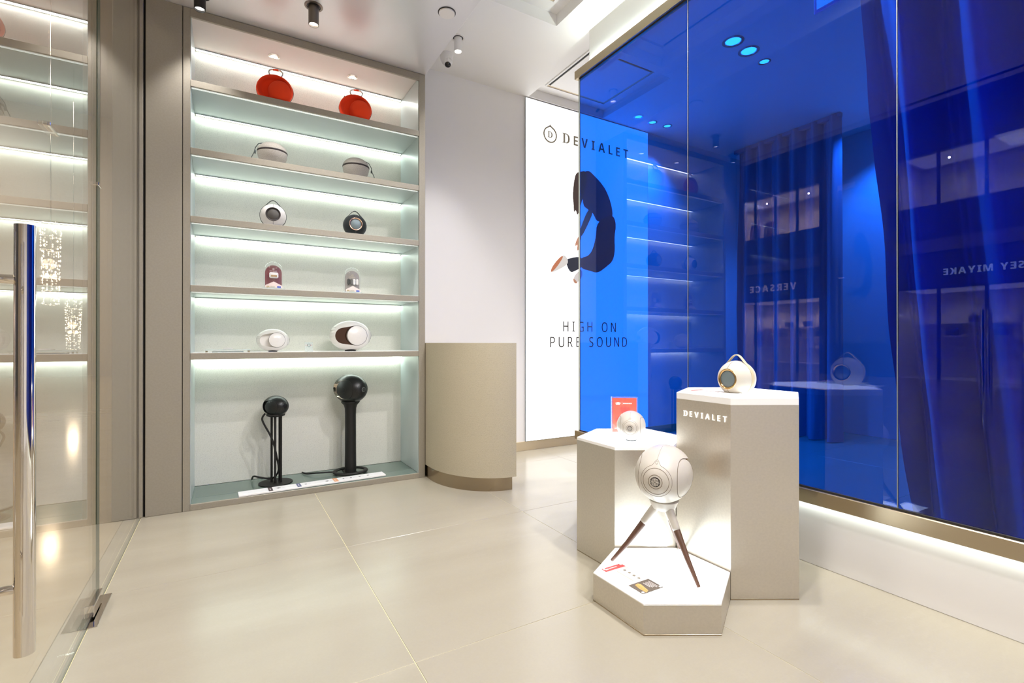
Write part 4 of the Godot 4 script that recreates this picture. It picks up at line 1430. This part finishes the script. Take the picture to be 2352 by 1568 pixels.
# ---------------------------------------------------------------- the three display plinths
const R := 0.31
func plinth(called: String, label: String, cx: float, cz: float, top: float, cap: float, lit: float) -> Node3D:
	var t := thing(called, label, "plinth", Vector3(cx, 0, cz), 0.0, "six-sided display plinths")
	obj("body", prism(mb(), hexagon(0, 0, R - 0.0015), 0.006, top - cap, 0.001), M.champagne, t)
	obj("foot", prism(mb(), hexagon(0, 0, R - 0.001), 0.0, 0.006, 0.001), M.steel_desk, t)
	obj("acrylic_cap", prism(mb(), hexagon(0, 0, R - 0.002), top - cap, top - 0.0008, 0.002), M.acrylic, t)
	obj("light_panel", prism(mb(), hexagon(0, 0, R - 0.022), top - 0.001, top, 0.0), M.panel_glow, t)
	var a := area(t, Vector3(0, top + 0.002, 0), Vector2(0.46, 0.46), lit, c8(228, 246, 255), Vector3.UP)
	a.name = "panel_lamp"
	return t

func plinths() -> void:
	var low := plinth("display_plinth", "low six-sided metal plinth with glowing top under the tripod speaker", 1.696, -1.575, 0.128, 0.006, 0.2)
	var left := plinth("display_plinth", "medium six-sided metal plinth with glowing top at the back left of the three", 1.965, -2.0412, 0.633, 0.016, 0.06)
	var tall := plinth("display_plinth", "tallest six-sided metal plinth with glowing top and glowing word", 2.234, -1.575, 0.91, 0.032, 0.06)
	var wd := lettering(tall, Vector3(-R * 0.866 - 0.0018, 0.797, -0.108), -PI / 2)
	letters(wd, "DEVIALET", 0.243, 0.026, M.letter_glow, 0.002, true, 400)

	# tripod speaker on the low plinth
	var c := Vector3(1.742, 0.128, -1.605)
	var t := thing("tripod_speaker", "large ivory egg-shaped speaker on a tripod of brown wooden legs", "speaker", c)
	var face_to := deg_to_rad(-30.2) + PI
	egg_speaker(t, Vector3(0, 0.4315, 0), -1.04, 0.128, M.spk_ivory, M.gold, M.spk_ivory, M.line, M.tweeter, M.spk_ivory)
	var feet := [Vector3(1.563, 0.128, -1.757) - c, Vector3(1.706, 0.128, -1.382) - c, Vector3(1.948, 0.128, -1.69) - c]
	var hub := mb()
	lathe(hub, [Vector2(0.0, 0.262), Vector2(0.03, 0.262), Vector2(0.05, 0.272), Vector2(0.058, 0.29), Vector2(0.064, 0.306), Vector2(0.066, 0.312), Vector2(0.05, 0.317)], 48)
	var tri := Node3D.new()
	tri.name = "tripod"
	t.add_child(tri, true)
	for f in feet:
		var d: Vector3 = f
		var flat := Vector3(d.x, 0, d.z).normalized()
		var a := Vector3(flat.x * 0.03, 0.285, flat.z * 0.03)
		var b := a.lerp(d, 0.30)
		tube(hub, spline([Vector3(flat.x * 0.012, 0.293, flat.z * 0.012), Vector3(flat.x * 0.034, 0.277, flat.z * 0.034), b], 6), 0.025, 18, false, 1.0, 0.0165)
		obj("leg", tube(mb(), [b - (d - a) * 0.015, b.lerp(d, 0.5), d + Vector3(0, 0.012, 0)], 0.0155, 16, false, 1.0, 0.0075), M.wood, tri)
		obj("leg_tip", tube(mb(), [d.lerp(b, 0.06), d + Vector3(0, 0.0055, 0)], 0.0074, 12), M.spk_white, tri)
	obj("hub", hub, M.spk_ivory, tri)

	# portable speaker on the tall plinth
	var rs := thing("portable_speaker", "ivory round portable speaker with gold ring and tan handle on the tallest plinth", "speaker", Vector3(2.115, 0.9105, -1.495), -1.58)
	round_speaker(rs, 0.0855, M.knit, M.gold, M.mesh_grey, M.strap_tan, M.line)
	obj("cable", tube(mb(), spline([Vector3(0.07, 0.004, -0.02), Vector3(0.1, 0.006, -0.03), Vector3(0.13, 0.004, 0.0)]), 0.003, 6), M.knit_grey, rs)

	# small speaker and red block on the middle plinth
	var sp := thing("speaker", "small ivory egg-shaped speaker in front of the red acrylic block", "speaker", Vector3(1.885, 0.6335, -1.965))
	egg_speaker(sp, Vector3(0, 0.0805, 0), -0.83, 0.0775, M.spk_ivory, M.gold, M.spk_ivory, M.line, M.tweeter, M.spk_ivory)
	obj("cable", tube(mb(), spline([Vector3(0.05, 0.03, -0.08), Vector3(0.09, 0.006, -0.07), Vector3(0.14, 0.003, -0.06), Vector3(0.17, 0.003, -0.02)]), 0.0035, 6), M.paper, sp)
	var rb := thing("acrylic_block", "clear acrylic block with a red printed card standing on the middle plinth", "sign", Vector3(2.0, 0.6335, -2.14), -0.62)
	obj("block", box(Vector3(-0.075, 0.0, -0.017), Vector3(0.075, 0.212, 0.017), 0.002), M.clear, rb)
	var im := Image.create(220, 320, false, Image.FORMAT_RGB8)
	im.fill(c8(250, 74, 46))
	for q in [[40, 40, 26, 14], [28, 46, 50, 6], [34, 56, 36, 8]]:
		im.fill_rect(Rect2i(q[0], q[1], q[2], q[3]), c8(255, 246, 242))
	im.fill_rect(Rect2i(88, 36, 2, 30), c8(255, 230, 224))
	for q in 8:
		im.fill_rect(Rect2i(98 + q * 10, 46, 7, 10), c8(255, 246, 242))
	var dk := c8(214, 40, 24)
	fill_poly(im, [Vector2(70, 96), Vector2(88, 80), Vector2(104, 92), Vector2(116, 74), Vector2(132, 92), Vector2(150, 82), Vector2(160, 100), Vector2(150, 140), Vector2(84, 140)], dk)
	fill_poly(im, [Vector2(84, 150), Vector2(150, 146), Vector2(170, 190), Vector2(190, 230), Vector2(40, 220), Vector2(30, 190)], c8(226, 48, 30))
	im.fill_rect(Rect2i(20, 196, 60, 6), dk)
	im.fill_rect(Rect2i(24, 214, 50, 5), dk)
	im.fill_rect(Rect2i(78, 148, 56, 74), c8(232, 206, 178))
	im.fill_rect(Rect2i(24, 282, 70, 6), c8(255, 236, 230))
	obj("printed_card", box(Vector3(-0.07, 0.006, -0.001), Vector3(0.07, 0.204, 0.001), 0.0003), mat(c8(248, 66, 42), 0.5), rb)
	obj("printed_face", sheet(mb(), Vector3(-0.07, 0.204, 0.0014), Vector3(0.07, 0.204, 0.0014), Vector3(0.07, 0.006, 0.0014), Vector3(-0.07, 0.006, 0.0014), Vector3(0, 0, 1)), print_mat(im), rb)

	# printed clear plates lying on the low and the tall plinth
	plate("red, white and brown printed acrylic plate lying on the low plinth", Vector3(1.52, 0.1285, -1.585), 0.0, 0.122, 0.262, true)
	plate("pale printed acrylic plate with an orange end lying on the tallest plinth", Vector3(2.035, 0.9105, -1.56), 0.0, 0.11, 0.24, false)

func plate(label: String, at: Vector3, turn: float, wx: float, lz: float, full: bool) -> void:
	var t := thing("acrylic_plate", label, "sign", at, turn, "printed plates on the plinths")
	obj("block", box(Vector3(-wx / 2, 0.0, -lz / 2), Vector3(wx / 2, 0.011, lz / 2), 0.001), M.clear_base, t)
	var im := Image.create(400, 186, false, Image.FORMAT_RGB8)
	im.fill(c8(242, 238, 234))
	if full:
		im.fill_rect(Rect2i(0, 0, 52, 186), c8(232, 92, 92))
		im.fill_rect(Rect2i(18, 60, 10, 70), c8(252, 214, 210))
		im.fill_rect(Rect2i(18, 136, 14, 30), c8(252, 224, 220))
		im.fill_rect(Rect2i(268, 0, 132, 186), c8(112, 100, 90))
		for q in 5:
			im.fill_rect(Rect2i(290 + (q % 2) * 6, 20 + q * 13, 84 - q * 5, 6), c8(224, 216, 214))
		fill_poly(im, [Vector2(280, 110), Vector2(296, 100), Vector2(380, 118), Vector2(392, 150), Vector2(330, 152), Vector2(286, 142)], c8(232, 182, 110))
		for q in 8:
			im.fill_rect(Rect2i(290 + q * 12, 122, 4, 26), c8(190, 132, 70))
		for q in [[92, 40], [136, 38], [182, 40], [226, 38]]:
			fill_poly(im, [Vector2(q[0], q[1]), Vector2(q[0] + 12, q[1] + 6), Vector2(q[0] + 14, q[1] + 20), Vector2(q[0] - 2, q[1] + 22), Vector2(q[0] - 8, q[1] + 10)], c8(150, 140, 124))
			im.fill_rect(Rect2i(q[0] - 12, q[1] + 34, 28, 3), c8(208, 202, 196))
		im.fill_rect(Rect2i(80, 106, 160, 9), c8(200, 192, 176))
		im.fill_rect(Rect2i(110, 132, 90, 3), c8(214, 208, 202))
	else:
		im.fill_rect(Rect2i(14, 0, 46, 186), c8(206, 132, 108))
		im.fill_rect(Rect2i(80, 0, 220, 186), c8(226, 216, 210))
		for q in [[108, 60], [150, 64], [196, 60], [240, 90]]:
			fill_poly(im, [Vector2(q[0], q[1]), Vector2(q[0] + 16, q[1] + 8), Vector2(q[0] + 10, q[1] + 26), Vector2(q[0] - 4, q[1] + 18)], c8(96, 88, 84))
		im.fill_rect(Rect2i(316, 60, 60, 4), c8(186, 178, 172))
		im.fill_rect(Rect2i(316, 76, 44, 4), c8(196, 188, 182))
	# the picture's left end lies at the far (-z) end
	obj("printed_face", sheet(mb(), Vector3(wx / 2 - 0.002, 0.0114, -lz / 2 + 0.002), Vector3(wx / 2 - 0.002, 0.0114, lz / 2 - 0.002), Vector3(-wx / 2 + 0.002, 0.0114, lz / 2 - 0.002), Vector3(-wx / 2 + 0.002, 0.0114, -lz / 2 + 0.002), Vector3.UP), print_mat(im), t)
	for q in [[-1, -1], [1, -1], [-1, 1], [1, 1]]:
		obj("fixing_stud", lathe(mb(), [Vector2(0.006, 0.011), Vector2(0.006, 0.0135), Vector2(0.006, 0.0135), Vector2(0.0, 0.014)], 18, Transform3D(Basis.IDENTITY, Vector3(q[0] * (wx / 2 - 0.012), 0, q[1] * (lz / 2 - 0.012)))), M.paper, t)

# ---------------------------------------------------------------- ceiling fittings
func fittings() -> void:
	M.spot_grey = mat(c8(120, 112, 104), 0.3, 0.8)
	M.spot_white = mat(c8(236, 232, 228), 0.4)
	spot_tube(Vector3(0.52, SOFFIT, -3.6), "grey cylinder spotlight on the grey ceiling in front of the shelving", 2.2, M.spot_grey, 0.034, 0.13, 45.0)
	spot_tube(Vector3(-0.15, SOFFIT, -3.86), "dark cylinder spotlight at the top edge of the view near the pier", 1.0, M.stand_black, 0.034, 0.1, 40.0)
	spot_tube(Vector3(1.74, CEIL, -3.92), "white cylinder spotlight on the white ceiling beside the security camera", 1.6, M.spot_white, 0.034, 0.12, 32.0)
	for p in [[1.3, -1.05, SOFFIT, "near its edge"], [0.75, -0.9, SOFFIT, "over the middle of the floor"], [0.8, 0.0, SOFFIT, "close to the glass doors"], [0.9, 0.7, SOFFIT, "behind the viewer"], [2.1, -1.5, CEIL, "straight above the plinths"], [2.0, -0.3, CEIL, "beside the blue glass"], [1.9, 1.3, CEIL, "farthest behind the viewer"]]:
		spot_tube(Vector3(p[0], p[2], p[1]), ("grey cylinder spotlight on the lowered grey ceiling, " if p[2] < 3.6 else "white cylinder spotlight on the white ceiling, ") + p[3], 1.5 if p[2] < 3.6 else 4.4, M.spot_grey if p[2] < 3.6 else M.spot_white, 0.034, 0.12, 84.0, "spotlights out of view")
	var dk := thing("ceiling_disc", "flat white round cover on the grey ceiling", "detector", Vector3(1.335, SOFFIT, -3.2))
	obj("rim", lathe(mb(), [Vector2(0.062, 0.0), Vector2(0.062, -0.003), Vector2(0.062, -0.003), Vector2(0.056, -0.004)], 40), M.line_dark, dk)
	obj("cover", lathe(mb(), [Vector2(0.056, -0.002), Vector2(0.056, -0.009), Vector2(0.054, -0.011), Vector2(0.054, -0.011), Vector2(0.0, -0.011)], 40), M.spot_white, dk)
	# security camera
	var cm := thing("security_camera", "white dome security camera on the white ceiling", "camera", Vector3(1.75, CEIL, -4.2))
	obj("housing", lathe(mb(), [Vector2(0.062, 0.0), Vector2(0.062, -0.008), Vector2(0.055, -0.05), Vector2(0.038, -0.085), Vector2(0.0, -0.1)], 40), M.spot_white, cm)
	var turn := Transform3D(Basis(Vector3(1, 0, 0), -2.35) * Basis(Vector3(0, 0, 1), 0.3), Vector3(0.008, -0.075, 0.016))
	var eye := obj("eyeball", lathe(mb(), [Vector2(0.0, -0.042), Vector2(0.03, -0.03), Vector2(0.042, 0.0), Vector2(0.036, 0.03), Vector2(0.03, 0.042), Vector2(0.03, 0.042), Vector2(0.027, 0.042)], 36), M.spot_white, cm)
	eye.transform = Transform3D(Basis(Vector3(1, 0, 0), 2.6) * Basis(Vector3(0, 0, 1), 0.25), Vector3(0.006, -0.078, 0.018))
	obj("lens", lathe(mb(), [Vector2(0.0, 0.044), Vector2(0.012, 0.043), Vector2(0.027, 0.038)], 30), mat(c8(26, 22, 22), 0.08), eye)

# ---------------------------------------------------------------- the concourse outside, seen through and mirrored in the glass
func concourse() -> void:
	var stone := mat(c8(176, 162, 140), 0.4)
	var dark_clad := mat(c8(64, 58, 54), 0.35)
	struct("ceiling_concourse", box(Vector3(-16, 9.0, -22), Vector3(-0.6, 9.2, 6), 0.001), mat(c8(168, 160, 150), 0.7))
	struct("wall_concourse_end", box(Vector3(-16, 0, -22.2), Vector3(-0.6, 9.1, -22), 0.001), stone)
	struct("wall_concourse_near", box(Vector3(-16, 0, 6.0), Vector3(-0.6, 9.1, 6.2), 0.001), stone)
	struct("wall_concourse_side", box(Vector3(-0.635, 0, -22), Vector3(-0.5, 9.1, -4.76), 0.001), stone)
	struct("wall_above_shop_front", box(Vector3(-0.66, 4.2, -4.75), Vector3(-0.52, 9.1, 6.0), 0.001), stone)
	# ceiling lamps of the concourse
	for z in [-18.0, -12.0, -6.0, 0.0]:
		var t := thing("ceiling_panel_light", ["farthest", "third", "second", "nearest"][int((z + 18.0) / 6.0)] + " large square panel light of the concourse ceiling", "ceiling light", Vector3(-7.5, 8.98, z), 0.0, "panel lights of the concourse")
		obj("diffuser", box(Vector3(-1.2, -0.02, -0.9), Vector3(1.2, 0.0, 0.9), 0.004), glow(c8(255, 236, 206), 1.5), t)
		obj("frame", box(Vector3(-1.26, -0.012, -0.96), Vector3(1.26, 0.001, 0.96), 0.004), M.steel, t)
		area(t, Vector3(0, -0.03, 0), Vector2(2.4, 1.8), 36.0, c8(255, 246, 234))
	# shop fronts across the concourse: two storeys of facade with lit windows
	storefront("shop_front", "two-storey shop front with a gilt word sign, mirrored in the blue glass", -13.6, -10.1, "VERSACE", dark_clad, c8(255, 226, 196), true)
	storefront("shop_front", "two-storey shop front with a glowing word sign, mirrored right of the curtain", -7.7, -3.2, "ISSEY MIYAKE", dark_clad, c8(238, 232, 240), false)
	var pier := setting("wall_facade")
	for z in [[-22.0, -13.6], [-10.1, -7.7], [-3.2, 6.0]]:
		obj("facade_panel", box(Vector3(-16, 0, z[0]), Vector3(-14.0, 9.1, z[1]), 0.01), dark_clad, pier)
	# chandeliers in the distance of the concourse
	chandelier(Vector3(-2.77, 1.84, -12.03), 1.5, 0.15, "long crystal chandelier hanging in the concourse outside the glass door")
	chandelier(Vector3(-3.75, 0.95, -18.4), 1.4, 0.19, "farther crystal chandelier with warm lamps low in the concourse")

func storefront(called: String, label: String, za: float, zb: float, word: String, clad: Material, tint: Color, gilt: bool) -> void:
	var t := thing(called, label, "shop front", Vector3(-14, 0, (za + zb) * 0.5))
	var hz := (zb - za) * 0.5
	var white := mat(c8(214, 204, 196), 0.6)
	for lv in [[0.0, 2.85, 0.95], [4.9, 7.15, 5.5]]:
		var y0: float = lv[0]
		var y1: float = lv[1]
		obj("shop_room", box(Vector3(-2.0, y0, -hz), Vector3(-1.9, y1, hz), 0.002), white, t)
		obj("room_floor", box(Vector3(-1.9, y0 - 0.05, -hz), Vector3(0.0, y0 + 0.001, hz), 0.002), white, t)
		var rc := obj("room_ceiling", box(Vector3(-1.9, y1, -hz), Vector3(0.0, y1 + 0.05, hz), 0.002), white, t)
		for s in [-1.0, 1.0]:
			obj("room_side", box(Vector3(-1.9, y0, s * hz - 0.03), Vector3(0.0, y1, s * hz + 0.03), 0.002), white, t)
		obj("light_panel", box(Vector3(-1.6, y1 - 0.03, -hz + 0.2), Vector3(-0.2, y1, hz - 0.2), 0.002), glow(tint, 0.8), rc)
		for sz in [-0.5, 0.5]:
			spot(t, Vector3(-0.8, y1 - 0.06, hz * sz), 7.0 if gilt else 3.0, 80.0, tint)
		var n := 4
		for k in n:
			obj("window_pane", box(Vector3(-0.006, y0 + 0.02, -hz + k * 2.0 * hz / n + 0.04), Vector3(0.006, y1, -hz + (k + 1) * 2.0 * hz / n - 0.04), 0.001), M.pane, t)
		for k in n + 1:
			obj("mullion", box(Vector3(-0.05, y0, -hz + k * 2.0 * hz / n - 0.04), Vector3(0.03, y1, -hz + k * 2.0 * hz / n + 0.04), 0.004), M.dark, t)
		if y0 < 1.0:
			for y in [0.95, 1.35, 1.78]:
				obj("wall_shelf", box(Vector3(-1.88, y, -hz + 0.1), Vector3(-1.55, y + 0.03, hz - 0.1), 0.002), white, t)
	obj("fascia", box(Vector3(-0.2, 2.85, -hz), Vector3(0.02, 4.0, hz), 0.004), clad, t)
	obj("upper_band", box(Vector3(-0.2, 4.0, -hz), Vector3(0.1, 4.4, hz), 0.004), mat(c8(120, 112, 108), 0.5), t)
	obj("parapet", box(Vector3(-0.2, 4.4, -hz), Vector3(0.02, 5.5, hz), 0.004), clad, t)
	obj("upper_wall", box(Vector3(-0.2, 7.15, -hz), Vector3(0.02, 9.0, hz), 0.004), clad, t)
	# seen from the shop, the sign reads from -z ... facing +x
	var w := lettering(t, Vector3(0.03, 3.24, 0.85 if gilt else 1.1), PI / 2)
	w.name = "sign_lettering"
	letters(w, word, 1.95 if gilt else 2.1, 0.27 if gilt else 0.2, glow(c8(255, 214, 180), 1.1) if gilt else glow(c8(196, 226, 255), 1.6), 0.03, false, 700)
	if not gilt:
		var w2 := lettering(t, Vector3(0.03, 5.95, 0.9), PI / 2)
		w2.name = "sign_lettering"
		letters(w2, word, 1.3, 0.12, mat(c8(200, 196, 200), 0.5), 0.01, false, 700)
	if gilt:
		obj("display_platform", box(Vector3(-1.1, 0.0, -hz + 0.1), Vector3(-0.2, 0.35, hz - 0.1), 0.004), white, t)
		for p in [[-12.95, 0.354, "left of the two lower mannequins in the mirrored shop window"], [-12.3, 0.354, "right of the two lower mannequins in the mirrored shop window"], [-13.1, 4.905, "left of the two upper mannequins in the mirrored shop window"], [-12.45, 4.905, "right of the two upper mannequins in the mirrored shop window"]]:
			mannequin(Vector3(-14.6, p[1], p[2] if p[2] is float else p[0]), "dressed shop mannequin, " + p[2])
	var rng := RandomNumberGenerator.new()
	rng.seed = 5 if gilt else 6
	var words := ["first", "second", "third", "fourth", "fifth", "sixth"]
	for k in 6:
		var z := lerpf(za + 0.9, zb - 0.6, k / 5.0)
		var b := thing("handbag", "dark handbag on the %s shop's wall shelf, %s from the far end" % ["gilt-sign" if gilt else "glowing-sign", words[k]], "handbag", Vector3(-15.7, 1.384 if k % 2 == 0 else 1.814, z), PI / 2, "handbags in the mirrored shops")
		var s := rng.randf_range(0.8, 1.15)
		obj("bag_body", rbox(mb(), Vector3(0, 0.1, 0) * s, Vector3(0.3, 0.2, 0.12) * s, 0.03), mat(c8(52, 44, 48), 0.5), b)
		obj("bag_handle", tube(mb(), arc3(Vector3(0, 0.19, 0) * s, Vector3.RIGHT, Vector3.UP, 0.09 * s, 0, PI, 12), 0.009, 6), M.dark, b)

func mannequin(at: Vector3, label: String) -> void:
	var t := thing("mannequin", label, "mannequin", at, PI / 2, "mannequins in the mirrored shop")
	obj("body", lathe(mb(), [Vector2(0.0, 0.55), Vector2(0.12, 0.56), Vector2(0.155, 0.66), Vector2(0.14, 0.82), Vector2(0.11, 0.95), Vector2(0.14, 1.1), Vector2(0.165, 1.22), Vector2(0.15, 1.3), Vector2(0.06, 1.35), Vector2(0.045, 1.4), Vector2(0.06, 1.44), Vector2(0.082, 1.52), Vector2(0.07, 1.61), Vector2(0.0, 1.66)], 24), M.paper, t)
	obj("coat", lathe(mb(), [Vector2(0.13, 0.6), Vector2(0.175, 0.66), Vector2(0.16, 0.82), Vector2(0.135, 0.95), Vector2(0.165, 1.1), Vector2(0.19, 1.22), Vector2(0.165, 1.31), Vector2(0.07, 1.34)], 24), mat(c8(150, 100, 110), 0.7), t)
	for s in [-1.0, 1.0]:
		obj("arm", tube(mb(), [Vector3(s * 0.17, 1.27, 0), Vector3(s * 0.22, 1.0, 0.02), Vector3(s * 0.2, 0.75, 0.06)], 0.045, 10, false, 1.0, 0.03), mat(c8(150, 100, 110), 0.7), t)
	obj("pole", tube(mb(), [Vector3(0, 0.0, 0), Vector3(0, 0.56, 0)], 0.018, 10), M.steel, t)
	obj("base", lathe(mb(), [Vector2(0.16, 0.0), Vector2(0.16, 0.012), Vector2(0.16, 0.012), Vector2(0.0, 0.014)], 24), M.steel, t)

func chandelier(at: Vector3, h: float, r: float, label: String) -> void:
	var t := thing("chandelier", label, "chandelier", at)
	var rng := RandomNumberGenerator.new()
	rng.seed = int(h * 100)
	var fr := mb()
	var tiers := 7
	for k in tiers:
		var y := h * k / (tiers - 1.0)
		tube(fr, ring(Vector3(0, y, 0), Vector3.RIGHT, Vector3.BACK, r * (0.75 + 0.25 * k / (tiers - 1.0)), 24), 0.006, 6, true)
	tube(fr, [Vector3.ZERO, Vector3(0, 8.98 - at.y, 0)], 0.01, 8)
	obj("frame", fr, M.chrome, t)
	var cr := mb()
	for k in tiers - 1:
		for j in 11:
			var a := TAU * (j + rng.randf()) / 11 + k * 0.2
			for q in 3:
				var y := h * (k + (q + rng.randf()) / 3.0) / (tiers - 1.0)
				var rr := r * (0.75 + 0.25 * k / (tiers - 1.0))
				var c := Vector3(rr * cos(a), y, rr * sin(a))
				var s := rng.randf_range(0.007, 0.017)
				for f in [[Vector3.RIGHT, Vector3.BACK], [Vector3.BACK, Vector3.LEFT], [Vector3.LEFT, Vector3.FORWARD], [Vector3.FORWARD, Vector3.RIGHT]]:
					face(cr, [c + f[0] * s, c + f[1] * s, c + Vector3(0, s * 1.6, 0)], (f[0] + f[1] + Vector3.UP).normalized())
					face(cr, [c + f[0] * s, c + f[1] * s, c - Vector3(0, s * 1.6, 0)], (f[0] + f[1] - Vector3.UP).normalized())
	var crystals := obj("crystals", cr, glow(c8(255, 242, 220), 1.5), t)
	crystals.set_meta("kind", "stuff")
	for k in 4:
		var a := TAU * k / 4 + 0.4
		var bl := obj("bulb", lathe(mb(), [Vector2(0.0, -0.04), Vector2(0.02, -0.03), Vector2(0.026, 0.0), Vector2(0.015, 0.04), Vector2(0.0, 0.06)], 14, Transform3D(Basis.IDENTITY, Vector3(r * 0.5 * cos(a), h * 0.35, r * 0.5 * sin(a)))), glow(c8(255, 226, 180), 4.0), t)
	var l := OmniLight3D.new()
	l.name = "lamp_glow"
	l.light_energy = 0.8
	l.light_color = c8(255, 226, 186)
	l.omni_range = 14.0
	l.omni_attenuation = 2.0
	l.light_size = 0.1
	l.shadow_enabled = true
	t.add_child(l, true)
	l.position = Vector3(0, h * 0.5, 0)

# ----------------------------------------------------------------
func _ready() -> void:
	camera_and_sky()
	materials()
	room()
	shelving()
	blue_room()
	light_box()
	desk()
	plinths_ready()
	fittings()
	concourse()

func plinths_ready() -> void:
	shelf_goods()
	plinths()
